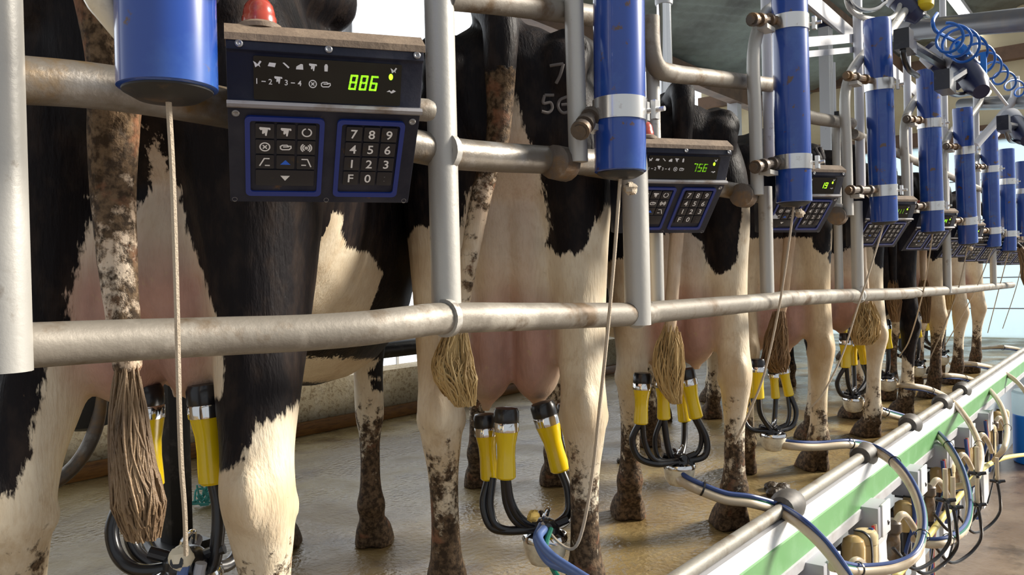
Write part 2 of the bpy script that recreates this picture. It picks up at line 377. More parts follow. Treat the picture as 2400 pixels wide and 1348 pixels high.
CY = {0: (.80, 1.0), 1: (.80, 1.08), 2: (.80, 1.0), 3: (.80, 1.02), 4: (.8, 1.1), 5: (.8, 1.1), 6: (.8, 1.1), 7: (.8, 1.1), 8: (.8, 1.1)}
TR = .0495
tubes = []
for k, (bp, tp, bands) in enumerate(TB):
    B = Vector(at(*bp, .8)); T = Vector(at(*tp, .8)); ax = (T-B).normalized(); ln = (1.76-B.z)/ax.z if k < 3 else (T-B).length
    T = B+ax*ln; loc = B.copy()
    lab = ORD[k]+' blue retractor cylinder '+['with a white cord, large, cut by the top edge', 'in front of the 756 display', 'in front of the 19 display', 'hanging beside the white post', 'in the receding row', 'in the receding row', 'in the receding row', 'in the receding row', 'cut by the right edge of the picture'][k]
    root = empty('retractor_cylinder', tuple(loc), 0, lab, 'cylinder', 'blue retractor cylinders')
    tubes.append((root, B, T, ax))
    MB().lathe([(TR*.93, 0), (TR, .002), (TR, ln-.012), (TR*.97, ln-.002), (TR*.8, ln)], (0, 0, 0), ax, 40).build('cylinder_body', blue, root)
    MB().lathe([(TR*.3, -.012), (TR*.62, -.010), (TR*.9, -.002), (TR*.92, .004)], (0, 0, 0), ax, 32).build('end_cap', dark_cap, root)
    for by in bands:
        P = Vector(at(bp[0]+(tp[0]-bp[0])*(bp[1]-by)/max(bp[1]-tp[1], 1), by, .8)); h = (P.z-B.z)/ax.z
        c = ax*h
        bd = MB().ring(c, ax, TR-.001, TR+.003, .042, 40).build('clamp_band', steel, root)
        e = Vector((_R[0], _R[1], 0)).normalized()
        q = MB(); q.box(c+e*(TR+.008)+Vector((0, -.012, 0)), (.016, .010, .036)); q.box(c+e*(TR+.008)+Vector((0, .008, 0)), (.016, .008, .036)); q.tube([c+e*(TR+.010)+Vector((0, -.03, 0)), c+e*(TR+.010)+Vector((0, .02, 0))], .005, 8)
        q.build('clamp_bolt', steel, bd)
    # cord
    pts = CORD[k]; y0, y1 = CY[k]; n = len(pts)
    cp = [Vector(at(x, y, y0+(y1-y0)*(i/(n-1))**1.3))-loc for i, (x, y) in enumerate(pts)]
    cp[0] = Vector((0, 0, -.005))
    MB().tube(catmull(cp, 8), .0034 if k == 0 else .0036 if k == 1 else .0034, 6).build('cord', rope_m, root)
    if k in (1, 2, 5): MB().blob(Vector((.02, -.01, -.03)), (.016, .012, .012), jit=.25).build('cord_knot', rope_m, root)
# hanger pipes
HG = [None, ((1356, 380), (1350, 100), None), ((1775, 457), (1762, 120), (1890, -110)), ((1992, 690), (1985, 215), (2136, 4)), ((2125, 520), (2116, 290), (2243, 133)), ((2216, 560), (2208, 350), (2318, 216)), ((2282, 575), (2275, 400), (2380, 250))]
for k, h in enumerate(HG):
    if not h: continue
    b0, b1, dg_ = h
    Yh = .865
    A = Vector(at(*b0, Yh)); Bv = Vector(at(*b1, Yh)); Bv.x = A.x-.004; A.z = max(A.z, 1.035) if k > 2 else A.z
    root = empty('hanger_pipe', tuple(A), 0, ['', 'upright pipe clamped beside the second blue cylinder, in front of the branded cow', 'hooked grey pipe clamped beside the third blue cylinder', 'hooked grey pipe clamped beside the fourth blue cylinder and the white post', 'hooked grey pipe beside the fifth blue cylinder', 'hooked grey pipe beside the sixth blue cylinder', 'hooked grey pipe beside the seventh blue cylinder'][k], 'pipe', 'cylinder hanger pipes')
    if dg_: 
        E = Vector(at(*dg_, .885)); mid = Bv.lerp(E, .18); mid.z += .045; path = catmull([A, A.lerp(Bv, .5), Bv, mid, Bv.lerp(E, .5), E], 7)
    else: path = [A, Bv, Bv+Vector((0, 0, .6))]
    MB().tube([Vector(p)-A for p in path], .0185, 14).build('pipe', galv2, root)
    for by in TB[k][2]:
        if by < -20 : continue
        tr, TBv, TT, ax = tubes[k]
        P = Vector(at(TB[k][0][0], by, .8)); c = TBv+ax*((P.z-TBv.z)/ax.z)
        d = Vector((A.x, Yh, c.z))-c; d.z = 0; u_ = d.normalized(); off = Vector((-.022, -.012, -.004))
        s0 = c+u_*TR; s1 = Vector((A.x, Yh-.03, c.z-.012)); s2 = s1+(s1-s0).normalized()*.075
        arm = MB(); arm.tube([s0-A, s1-A, s2-A], .0125, 10).build('clamp_arm', rusty, root)
        for f in (.25, .62, .9): MB().ring(s0.lerp(s2, f)-A, (s2-s0), .010, .0185, .014, 14).build('nut', rusty, root)
        MB().box(s1-A+Vector((.012, 0, -.022)), (.06, .03, .012)).build('clamp_plate', galv2, root)
    if k in (1, 2, 3): MB().lathe([(.020, -.03), (.033, -.026), (.034, .022), (.021, .028)], Vector((-.012, .035, .0)), (1, .1, 0), 16).build('rubber_collar', rusty, root)
# clear knob beside the nearest cylinder
kn = at(258, 35, .84); tag(MB().tube(catmull([Vector(kn)+Vector((-.004, 0, .06)), Vector(kn)+Vector((-.012, 0, .02)), Vector(kn), Vector(kn)+Vector((.014, -.0, -.022))], 5), [.012, .015, .013, .008], 12).build('clear_plastic_fitting', bowl_m), 'clear plastic fitting behind the top of the nearest blue cylinder', 'fitting')
# ------------------------------------------------------------------ cows
def cow_mat(name, white=(.84, .74, .57), tan=(.52, .37, .21), black=(.010, .008, .009), brown=(.035, .024, .019), pinkc=(.56, .33, .26)):
    m = bpy.data.materials.new(name); m.use_nodes = True; nt = m.node_tree; N = nt.nodes; L = nt.links
    b = N['Principled BSDF']; tc = N.new('ShaderNodeTexCoord')
    def noise(scale, detail=4, stretch=None, rough=.6):
        n = N.new('ShaderNodeTexNoise'); n.inputs['Scale'].default_value = scale; n.inputs['Detail'].default_value = detail; n.inputs['Roughness'].default_value = rough
        mp = N.new('ShaderNodeMapping'); mp.inputs['Scale'].default_value = stretch or (1, 1, 1)
        L.new(tc.outputs['Object'], mp.inputs[0]); L.new(mp.outputs[0], n.inputs['Vector']); return n.outputs[0]
    def attr(nm):
        a = N.new('ShaderNodeAttribute'); a.attribute_name = nm; return a.outputs['Fac']
    def math_(op, a, c):
        x = N.new('ShaderNodeMath'); x.operation = op
        for i, q in ((0, a), (1, c)):
            if isinstance(q, (int, float)): x.inputs[i].default_value = q
            else: L.new(q, x.inputs[i])
        return x.outputs[0]
    def rng(s, lo, hi, o0=0, o1=1):
        r = N.new('ShaderNodeMapRange'); r.inputs[1].default_value = lo; r.inputs[2].default_value = hi; r.inputs[3].default_value = o0; r.inputs[4].default_value = o1
        L.new(s, r.inputs[0]); return r.outputs[0]
    def mix(f, a, c):
        x = N.new('ShaderNodeMix'); x.data_type = 'RGBA'; L.new(f, x.inputs[0])
        for i, q in ((6, a), (7, c)):
            if isinstance(q, tuple): x.inputs[i].default_value = C4(q)
            else: L.new(q, x.inputs[i])
        return x.outputs[2]
    sd, pk, dr = attr('black_edge'), attr('bare_skin'), attr('mud')
    fine = noise(170, 3, (1, 1, .22)); mid = noise(28, 4, (1, 1, .5)); big = noise(5, 3)
    wcol = mix(rng(big, .40, .72, 0, .8), white, tan)
    wcol = mix(rng(noise(9, 5, None, .7), .56, .68, 0, .55), wcol, tan)
    wcol = mix(rng(fine, .45, .75, 0, .35), wcol, tan)
    bcol = mix(rng(mid, .45, .75), black, brown)
    edge = math_('ADD', sd, math_('ADD', math_('MULTIPLY', math_('SUBTRACT', fine, .5), .030), math_('MULTIPLY', math_('SUBTRACT', mid, .5), .020)))
    bf = rng(edge, -.0025, .0025)
    veins = noise(11, 5, (1, 1, .6))
    pcol = mix(rng(veins, .4, .7), pinkc, tuple(c*.62 for c in pinkc))
    pcol = mix(rng(noise(40, 4), .62, .74, 0, .6), pcol, tan)
    wcol = mix(pk, wcol, pcol)
    bcol = mix(rng(math_('MULTIPLY', noise(85, 3, (1, 1, .4)), math_('ADD', math_('MULTIPLY', dr, .25), .85)), .62, .70, 0, .8), bcol, (.20, .13, .075))
    col = mix(bf, wcol, bcol)
    dn = math_('ADD', math_('MULTIPLY', noise(42, 5, None, .7), .62), math_('MULTIPLY', noise(10, 4), .38))
    df = rng(math_('ADD', dn, math_('MULTIPLY', math_('SUBTRACT', dr, .5), .55)), .555, .63)
    mudc = mix(rng(noise(75, 3), .42, .62), (.045, .027, .014), (.17, .11, .062))
    mudc = mix(rng(noise(16, 4), .58, .68, 0, .75), mudc, (.26, .115, .06))
    col = mix(df, col, mudc)
    L.new(col, b.inputs['Base Color'])
    L.new(rng(df, 0, 1, .5, .75), b.inputs['Roughness']); L.new(rng(bf, 0, 1, .3, .12), b.inputs['Specular IOR Level'])
    bp = N.new('ShaderNodeBump'); bp.inputs['Strength'].default_value = .55; bp.inputs['Distance'].default_value = .007
    h = math_('ADD', math_('MULTIPLY', fine, .5), math_('ADD', math_('MULTIPLY', veins, math_('MULTIPLY', pk, 1.1)), math_('MULTIPLY', df, math_('MULTIPLY', dn, 2.2))))
    L.new(h, bp.inputs['Height']); L.new(bp.outputs[0], b.inputs['Normal'])
    return m
cowm = cow_mat('holstein_hide')
cowm2 = cow_mat('holstein_hide_tan', white=(.76, .62, .42), tan=(.44, .29, .15))
def hair_mat(name, c1, c2):
    return mat(name, c1, .6, dirt=[(c2, 30, .42, .66, (1, 1, .15)), (tuple(.4*c for c in c2), 60, .6, .75, (1, 1, .12))], bump=(150, .3))
hair_y = hair_mat('blond_tail_hair', (.58, .42, .19), (.30, .18, .06))
hair_b = hair_mat('brown_tail_hair', (.26, .15, .06), (.12, .06, .02))
hair_g = hair_mat('dirty_tail_hair', (.30, .20, .11), (.14, .085, .045))

def poly_sd(P, Q):
    """signed distance (positive inside) of points Q (n,2) to polygon P"""
    P = np.array(P, float); Q = np.array(Q, float); d = np.full(len(Q), 1e9); inside = np.zeros(len(Q), bool)
    for i in range(len(P)):
        a, b = P[i], P[(i+1) % len(P)]; e = b-a
        t = np.clip(((Q-a)@e)/(e@e+1e-12), 0, 1); d = np.minimum(d, np.hypot(*(Q-a-t[:, None]*e).T))
        c = ((a[1] > Q[:, 1]) != (b[1] > Q[:, 1]))
        with np.errstate(divide='ignore', invalid='ignore'):
            xi = (b[0]-a[0])*(Q[:, 1]-a[1])/(b[1]-a[1]+1e-12)+a[0]
        inside ^= c & (Q[:, 0] < xi)
    return np.where(inside, d, -d)

class Cow:
    def __init__(s, X, Y, psi=38, sc=1.0):
        s.O = np.array([X, Y, 0.]); s.psi = R_(psi); s.sc = sc
        s.f = np.array([math.cos(s.psi), math.sin(s.psi), 0]); s.r = np.array([math.sin(s.psi), -math.cos(s.psi), 0])
    def rear(s, px, py, v=.08):
        d = _ray(px, py); t = (v*s.sc-(CAM-s.O)@s.f)/(d@s.f); p = CAM+d*t-s.O
        return (p@s.r/s.sc, p[2]/s.sc)
    def side(s, px, py, u=.29):
        d = _ray(px, py); t = (u*s.sc-(CAM-s.O)@s.r)/(d@s.r); p = CAM+d*t-s.O
        return (p@s.f/s.sc, p[2]/s.sc)
    def rear3(s, px, py, v=.08): u, z = s.rear(px, py, v); return (u, v, z)
    def world(s, p): return s.O+s.sc*(p[0]*s.r+p[1]*s.f+np.array([0, 0, p[2]]))

def ell_loft(mb, secs, n=22, sq=2.2, axis='v'):
    """axis 'v': secs (v, uc, zc, hu, hz); axis 'z': secs (z, uc, vc, hu, hv)"""
    vs = []; fs = []; m = len(secs)
    for q in secs:
        for k in range(n):
            a = 2*math.pi*k/n; c, d = math.cos(a), math.sin(a)
            cx = math.copysign(abs(c)**(2/sq), c); cy = math.copysign(abs(d)**(2/sq), d)
            if axis == 'v': vs.append((q[1]+q[3]*cx, q[0], q[2]+q[4]*cy))
            else: vs.append((q[1]+q[3]*cx, q[2]+q[4]*cy, q[0]))
    for i in range(m-1):
        for k in range(n): fs.append((i*n+k, i*n+(k+1) % n, (i+1)*n+(k+1) % n, (i+1)*n+k))
    fs += [tuple(range(n)), tuple((m-1)*n+k for k in range(n))]
    mb.add(vs, fs)
def smooth_secs(secs, n=5):
    return [tuple(p) for p in catmull(secs, n)]

def cow_shape(ud, tail, tail_r, hind=((0, 0), (0, 0)), fore=((0, 0), (0, 0)), thigh=0, barrel=.275):
    """ud = dict(w, bottom, back) of the udder; hind/fore = (du, dv) foot shift of left, right leg"""
    parts = []
    t = MB()
    ell_loft(t, smooth_secs([(-.005, 0, 1.20, .085, .10), (.03, 0, 1.20, .145, .16), (.10, 0, 1.17, .195, .225), (.22, 0, 1.135, .235, .29), (.42, 0, 1.105, .268, .358),
                             (.62, 0, 1.075, min(.285, barrel), .39), (.85, 0, 1.02, barrel-.005, .432), (1.10, 0, .995, barrel, .445), (1.32, 0, 1.00, barrel-.02, .42), (1.52, 0, 1.05, .235, .37),
                             (1.70, 0, 1.11, .17, .29), (1.90, 0, 1.17, .115, .20), (2.08, 0, 1.22, .095, .155), (2.2, 0, 1.22, .11, .15), (2.32, 0, 1.16, .105, .135), (2.46, 0, 1.05, .08, .10), (2.58, 0, .95, .07, .08), (2.62, 0, .93, .05, .05)]), 26, 2.35)
    parts.append(t)
    t = MB()   # spine, hook and pin bones
    t.tube(catmull([(0, .02, 1.375), (0, .2, 1.405), (0, .6, 1.415), (0, 1.3, 1.41)], 6), [.03, .05, .05, .04], 10)
    for s in (-1, 1):
        t.blob((s*.225, .43, 1.385), (.055, .075, .06)); t.blob((s*.125, .035, 1.265), (.06, .055, .07))
        t.tube([(s*.22, .43, 1.39), (s*.135, .04, 1.30)], [.055, .06], 12)
        t.tube(catmull([(s*.10, 2.16, 1.30), (s*.20, 2.13, 1.32), (s*.29, 2.12, 1.28)], 5), [.02, .05, .015], 10, flat=.4)   # ear
    parts.append(t)
    for i, s in enumerate((-1, 1)):
        du, dv = hind[i]
        t = MB()
        S_ = [(1.30, s*.13, .20, .08, .14, 0), (1.16, s*.140, .165, .100, .165, 0), (1.0, s*.150, .150, .094, .148, 0), (.88, s*.154, .145, .080, .135, 0), (.76, s*.157, .12, .066, .108, .1),
              (.66, s*.158, .082, .057, .080, .25), (.58, s*.158, .052, .050, .064, .45), (.52, s*.158, .036, .052, .063, .6), (.455, s*.158, .045, .045, .052, .72), (.37, s*.157, .058, .034, .041, .82),
              (.27, s*.156, .066, .032, .038, .92), (.19, s*.156, .072, .036, .042, 1), (.14, s*.156, .076, .047, .051, 1), (.105, s*.156, .088, .042, .046, 1), (.075, s*.156, .105, .044, .052, 1), (.06, s*.156, .11, .046, .055, 1)]
        S2 = [(q[0], q[1]+du*q[5], q[2]+dv*q[5], q[3]*(1+thigh*(1-q[5])), q[4]) for q in S_]
        ell_loft(t, smooth_secs(S2, 4), 18, 2.15, 'z')
        hx, hv = s*.156+du, .11+dv
        t.blob((s*.158+du*.6, -.012+dv*.6, .525), (.026, .028, .05))       # point of hock
        for c in (-1, 1):
            ell_loft(t, smooth_secs([(.085, hx+c*.018, hv+.0, .022, .045), (.06, hx+c*.024, hv+.012, .028, .060), (.03, hx+c*.027, hv+.025, .031, .072), (.0, hx+c*.029, hv+.035, .034, .082)], 3), 12, 2.4, 'z')
            t.blob((hx+c*.026, hv-.055, .085), (.013, .014, .018))
        t.tube(catmull([(s*.158+du*.6, -.004+dv*.6, .54), (s*.157+du*.4, .012+dv*.4, .64), (s*.156, .03, .76), (s*.155, .05, .86)], 4), [.017, .016, .024, .03], 10)
        for k_ in (-1, 1): t.blob((s*.158+du*.6+k_*.040, .05+dv*.6, .50), (.018, .026, .03))
        parts.append(t)
        du, dv = fore[i]
        t = MB()
        S_ = [(1.05, s*.17, 1.43, .085, .16, 0), (.85, s*.165, 1.40, .075, .12, 0), (.70, s*.158, 1.38, .060, .085, .1), (.58, s*.15, 1.375, .047, .058, .3), (.46, s*.148, 1.385, .046, .05, .5), (.41, s*.148, 1.39, .045, .048, .6),
              (.33, s*.148, 1.38, .032, .036, .8), (.2, s*.148, 1.37, .033, .037, 1), (.14, s*.148, 1.37, .045, .05, 1), (.10, s*.148, 1.385, .04, .045, 1), (.07, s*.148, 1.40, .044, .052, 1), (.06, s*.148, 1.405, .045, .054, 1)]
        ell_loft(t, smooth_secs([(q[0], q[1]+du*q[5], q[2]+dv*q[5], q[3], q[4]) for q in S_], 4), 16, 2.1, 'z')
        hx, hv = s*.148+du, 1.40+dv
        for c in (-1, 1):
            ell_loft(t, smooth_secs([(.085, hx+c*.018, hv+.0, .022, .045), (.06, hx+c*.024, hv+.012, .028, .060), (.03, hx+c*.027, hv+.025, .031, .072), (.0, hx+c*.029, hv+.035, .034, .08)], 3), 12, 2.4, 'z')
        parts.append(t)
    w, bt, bk, uo = ud['w'], ud['bottom'], ud.get('back', .055), ud.get('u', 0)
    t = MB(); cz = bt+.15
    for s in (-1, 1):
        t.blob((uo+s*w*.47, bk+.125, cz), (w*.56, .125, .152), 18, 14); t.blob((uo+s*w*.48, bk+.36, cz+.02), (w*.55, .17, .16), 18, 14); t.blob((uo+s*w*.49, bk+.115, bt+.095), (w*.53, .108, .094), 18, 14); t.blob((uo+s*w*.47, bk+.34, bt+.10), (w*.5, .13, .10), 18, 14)
        ell_loft(t, smooth_secs([(1.06, s*.02, .135, .04, .05), (.98, uo*.5+s*.03, .125, .05, .06), (.88, uo+s*.035, .115, .058, .075), (.78, uo+s*w*.36, bk+.085, w*.42, .085), (cz, uo+s*w*.45, bk+.12, w*.5, .11)], 3), 14, 2.1, 'z')
        for q in (.11, .34):
            t.tube([(uo+s*w*.52, bk+q, bt+.03), (uo+s*w*.52, bk+q-.005, bt-.02)], [.02, .012], 10)
    parts.append(t)
    t = MB(); tp = catmull(tail, 7)
    t.tube(tp, tail_r, 14); parts.append(t)
    return parts

def cow(name, cw, label, ud, tail, tail_r, base, polys, voxel=.012, m=None, mud=1.0, group='dairy cows', kw_tail=0, **kw):
    root = empty(name, cw.O, cw.psi-math.pi/2, label, 'cow', group); root.scale = (cw.sc,)*3
    parts = cow_shape(ud, tail, tail_r, **kw)
    big = MB()
    for p in parts: big.add(p.v, p.f)
    me = bpy.data.meshes.new('hide_build'); me.from_pydata(big.v, [], big.f)
    bm = bmesh.new(); bm.from_mesh(me); bmesh.ops.recalc_face_normals(bm, faces=bm.faces); bm.to_mesh(me); bm.free()
    o = bpy.data.objects.new('body', me); COL.objects.link(o)
    r = o.modifiers.new('r', 'REMESH'); r.mode = 'VOXEL'; r.voxel_size = voxel
    sm = o.modifiers.new('s', 'SMOOTH'); sm.factor = .5; sm.iterations = max(3, int(.05/voxel))
    dg = bpy.context.evaluated_depsgraph_get(); dg.update()
    nm = bpy.data.meshes.new_from_object(o.evaluated_get(dg)); o.modifiers.clear(); o.data = nm; bpy.data.meshes.remove(me)
    n = len(nm.vertices); co = np.empty(n*3); nm.vertices.foreach_get('co', co); co = co.reshape(-1, 3)
    U, V, Z = co.T
    sd = np.full(n, .3 if base == 'B' else -.3)
    cw.bvh = BVHTree.FromPolygons([Vector(c) for c in co], [tuple(p.vertices) for p in nm.polygons])
    def hits(px, side):
        out = []
        for (xa, ya), (xb, yb) in zip(px, px[1:]+px[:1]):
            for k in range(6):
                q = (xa+(xb-xa)*k/6, ya+(yb-ya)*k/6); d = _ray(*q); o_ = CAM-cw.O
                lo_o = Vector((o_@cw.r, o_@cw.f, o_[2])); lo_d = Vector((d@cw.r, d@cw.f, d[2]))
                h = cw.bvh.ray_cast(lo_o, lo_d)[0]
                ok = h is not None and (h.y > .25 if side else h.y < .45)
                if ok: out.append((h.y, h.z) if side else (h.x, h.z))
                elif side: out.append((.28, cw.side(*q, .27)[1]))
                else: out.append(cw.rear(*q, .08))
        return out
    for op, pr, pts in polys:
        if pr == 'HR': pts = hits(pts, False); pr = 'R'
        elif pr == 'HS': pts = hits(pts, True); pr = 'S'
        if len(pts) < 3: continue
        if pr == 'R': d = poly_sd(pts, co[:, [0, 2]]); ok = V < .5
        elif pr == 'S': d = poly_sd(pts, co[:, [1, 2]]); ok = (U > -.02) & (V > .33)
        elif pr == 'L': d = poly_sd(pts, co[:, [1, 2]]); ok = U < .0
        elif pr == 'F': d = poly_sd(pts, co[:, [0, 2]]); ok = V > 1.2
        else: d = poly_sd(pts, co[:, [1, 2]]); ok = np.ones(n, bool)
        d = np.where(ok, d, -1)
        sd = np.maximum(sd, d) if op == 'B' else np.minimum(sd, -d)
    w, bt, bk, uo = ud['w'], ud['bottom'], ud.get('back', .055), ud.get('u', 0)
    cz = bt+.15
    e = np.sqrt(((U-uo)/(w*1.08))**2+((V-bk-.24)/.33)**2+((Z-cz)/.19)**2)
    pink = np.clip((1.25-e)/.32, 0, 1)
    pink = pink*np.clip((cz+.20-Z)/.16, 0, 1)
    esc = np.clip((.085-np.abs(U-uo*.5))/.035, 0, 1)*np.clip((1.22-Z)/.12, 0, 1)*np.clip((Z-.6)/.05, 0, 1)*np.clip((.3-V)/.08, 0, 1)*.32
    pink = np.maximum(pink, esc*ud.get('esc', 1))
    md = np.clip((.62-Z)/.5, 0, 1)**.75*.95+np.clip((.13-Z)/.08, 0, 1)*.5
    md = np.where(pink > .3, -.3, md)*mud
    md = md-.16*(Z > .75)
    if kw_tail:
        tp = np.array(catmull(tail, 7)); dt = np.min(np.linalg.norm(co[:, None, :]-tp[None], axis=2), axis=1)
        md = np.maximum(md, np.where((dt < .05) & (Z < 1.25), (kw_tail+.35*np.clip((Z-.92)/.14, 0, 1))*np.clip((.05-dt)/.012, 0, 1)*np.clip((1.3-Z)/.08, 0, 1), -1))
    for nm_, val in (('black_edge', sd), ('bare_skin', pink), ('mud', md)):
        at_ = nm.attributes.new(nm_, 'FLOAT', 'POINT'); at_.data.foreach_set('value', val.astype(np.float32))
    nm.materials.clear(); nm.materials.append(m or cowm); nm.shade_smooth()
    o.parent = root; o.name = 'body'
    cw.root = root; cw.body = o
    return root

def tail_switch(cw, path, r, m, n=70, seed=1, core=.55, name='tail_switch'):
    """hair tuft: a bundle of tapered locks around a path in the cow's own frame"""
    rnd = random.Random(seed); P = catmull(path, 8); mb = MB(); k = len(P)
    rr = np.interp(np.linspace(0, 1, k), np.linspace(0, 1, len(r)), r)
    mb.tube(P, [float(q)*core for q in rr], 12)
    for i in range(n*5):
        a = rnd.uniform(0, 6.283); t0 = int(rnd.uniform(0, .55)*k); t1 = min(k, t0+int(rnd.uniform(.4, .75)*k)+2)
        if t1-t0 < 3: continue
        ph = rnd.uniform(-.5, .5); rad = rnd.uniform(.55, 1.08); pts = []
        for j in range(t0, t1):
            q = j/k; aa = a+ph*math.sin(q*7+i); f = rr[j]*rad
            pts.append((P[j][0]+math.cos(aa)*f, P[j][1]+math.sin(aa)*f*.8, P[j][2]+rnd.uniform(-.002, .002)))
        w = max(rr)*rnd.uniform(.03, .07)
        mb.tube(pts, [w*.5, w, w*.8, .0015], 5)
    o = mb.build(name, m, cw.root, recalc=False); return o

def brand(cw, strokes, v=-.2, w=.007, name='freeze_brand'):
    """strokes in (u,z) laid on the hide"""
    mb = MB()
    for st in strokes:
        P = catmull([(a, 0, b) for a, b in st], 5) if len(st) > 2 else [np.array((a, 0, b)) for a, b in np.linspace(st[0], st[1], 6)]
        out = []
        for p in P:
            loc, nor, i, d = cw.bvh.ray_cast(Vector((p[0], v, p[2])), Vector((0, 1, 0)))
            if loc: out.append(loc+nor*.0005)
        if len(out) > 1: mb.tube(out, w*.5, 8)
    return mb.build(name, brand_m, cw.root)

def RP(c, pts, v=.08): return [c.rear(x, y, v) for x, y in pts]
def SP(c, pts, u=.29): return [c.side(x, y, u) for x, y in pts]
def feet(c, hl, hr):
    """foot shifts so that the two hind feet stand under the given photo columns at a height of .3 m"""
    return hl, hr

cows = []
# -- the nearest cow, tail swinging across its udder
c1 = Cow(.565, 1.150, 40.5, 1.0); cows.append(c1)
w1 = [(318, 300), (345, 290), (385, 365), (400, 400), (425, 440), (432, 500), (452, 570), (482, 660), (505, 745), (528, 850), (520, 930), (190, 990), (165, 740), (152, 690), (180, 640), (200, 560), (222, 470), (205, 460), (240, 445), (262, 300)]
ll = [(112, 830), (240, 830), (240, 1020), (160, 1400), (-120, 1500), (-60, 1150), (30, 1162), (62, 1080), (78, 1000), (100, 930)]
rl = [(505, 1110), (560, 1088), (590, 1040), (602, 985), (650, 985), (690, 950), (720, 920), (790, 900), (790, 1500), (480, 1500)]
fl = [(762, 492), (778, 500), (805, 498), (798, 545), (812, 575), (840, 590), (868, 592), (885, 618), (897, 640), (880, 690), (862, 740), (840, 800), (700, 810), (600, 700), (640, 480), (700, 470)]
bel = [(640, 832), (740, 838), (890, 842), (860, 878), (800, 905), (740, 920), (600, 930)]
tail1 = [(0, .16, 1.38), (-.01, .02, 1.40), (-.015, -.055, 1.36), c1.rear3(268, 120, -.06), c1.rear3(266, 300, -.055), c1.rear3(266, 470, -.05), c1.rear3(278, 640, -.055), c1.rear3(292, 780, -.07), c1.rear3(302, 880, -.075)]
cow('cow', c1, 'nearest cow, black thighs, white muddy shank, dirty tail swinging over its udder', dict(w=.126, bottom=.640, back=.05, u=-.005), tail1, [.05, .045, .04, .038, .034, .03, .026, .022, .02], 'B',
    [('W', 'HR', w1), ('W', 'HR', ll), ('W', 'HR', rl), ('W', 'HS', fl), ('W', 'HS', bel), ('W', 'F', [(.05, .0), (.05, .62), (.13, .64), (.17, .5), (.3, .45), (.3, 0)]), ('W', 'F', [(-.3, 0), (-.3, .28), (.0, .3), (.02, 0)])],
    voxel=.009, mud=1.22, barrel=.335, thigh=.12, kw_tail=.72, hind=((-.035, -.02), (.02, .0)))
tail_switch(c1, [c1.rear3(298, 840, -.078), c1.rear3(300, 960, -.085), c1.rear3(310, 1080, -.09), c1.rear3(325, 1180, -.09), c1.rear3(335, 1262, -.085)], [.012, .022, .027, .032, .02], hair_g, 110, 3)
# -- second cow, freeze branded
c2 = Cow(1.42, 1.13, 38, 1.03); cows.append(c2)
w2 = [(1178, 262), (1205, 240), (1228, 340), (1262, 400), (1272, 480), (1290, 560), (1279, 600), (1300, 622), (1312, 628), (1330, 615), (1345, 626), (1372, 600), (1384, 560), (1420, 503), (1540, 470), (1560, 1700), (930, 1700), (930, 560), (1088, 560), (1098, 480), (1150, 410), (1168, 330)]
tail2 = [(-.02, .16, 1.385), (-.03, .02, 1.41), c2.rear3(1172, 55, -.05), c2.rear3(1172, 150, -.06), c2.rear3(1172, 235, -.055), c2.rear3(1165, 330, -.05), c2.rear3(1130, 450, -.045), c2.rear3(1108, 560, -.045), c2.rear3(1085, 690, -.05), c2.rear3(1068, 790, -.05)]
cow('cow', c2, 'black and white cow freeze branded 7 56 on its black rump', dict(w=.118, bottom=.515, back=.055), tail2, [.045, .043, .041, .036, .030, .026, .024, .022, .02, .018], 'B',
    [('W', 'HR', w2), ('W', 'A', [(-.2, -.1), (-.2, .40), (.6, .4), (.6, .66), (1.6, .5), (1.6, -.1)])], voxel=.009, mud=1.12, kw_tail=.55, hind=((.0, -.015), (.0, -.03)))
tail_switch(c2, [c2.rear3(1070, 770, -.05), c2.rear3(1060, 840, -.06), c2.rear3(1068, 890, -.07), c2.rear3(1088, 950, -.065)], [.02, .040, .044, .022], hair_y, 80, 5)
tail_switch(c2, [c2.rear3(1160, 240, -.06), c2.rear3(1172, 262, -.065), c2.rear3(1186, 290, -.06)], [.008, .018, .003], MATS['white_legend'], 18, 4, name='white_hair_tuft')
brand(c2, [RP(c2, [(1289, 158), (1319, 155)], 0), RP(c2, [(1319, 155), (1312, 180), (1303, 197)], 0), RP(c2, [(1298, 222), (1276, 224)], 0), RP(c2, [(1276, 224), (1273, 243), (1290, 240), (1294, 254), (1284, 264), (1269, 262)], 0), RP(c2, [(1335, 222), (1313, 232), (1309, 250), (1320, 264), (1336, 258), (1336, 244), (1316, 244)], 0)])
# -- third cow
c3 = Cow(2.34, 1.15, 40, 1.0); cows.append(c3)
w3 = [(1500, 600), (1560, 545), (1612, 540), (1648, 572), (1655, 615), (1676, 643), (1702, 640), (1728, 610), (1736, 530), (1742, 470), (1800, 460), (1800, 1400), (1380, 1400), (1380, 620)]
tail3 = [(0, .16, 1.385), (0, .02, 1.41), (-.01, -.055, 1.36), c3.rear3(1598, 350, -.055), c3.rear3(1592, 470, -.05), c3.rear3(1582, 600, -.05), c3.rear3(1575, 700, -.055), c3.rear3(1570, 790, -.06)]
cow('cow', c3, 'third cow from the left, black patch on its right thigh and long blond tail switch', dict(w=.13, bottom=.53, back=.05), tail3, [.045, .042, .036, .030, .026, .023, .022, .02], 'B',
    [('W', 'HR', w3), ('W', 'A', [(-.2, -.1), (-.2, .40), (.6, .4), (.6, .66), (1.6, .5), (1.6, -.1)])], voxel=.011, mud=1.0, hind=((-.0, .13), (.0, -.02)))
tail_switch(c3, [c3.rear3(1573, 760, -.06), c3.rear3(1568, 810, -.065), c3.rear3(1567, 860, -.07), c3.rear3(1572, 910, -.068), c3.rear3(1585, 945, -.06)], [.022, .040, .046, .034, .016], hair_y, 80, 8)
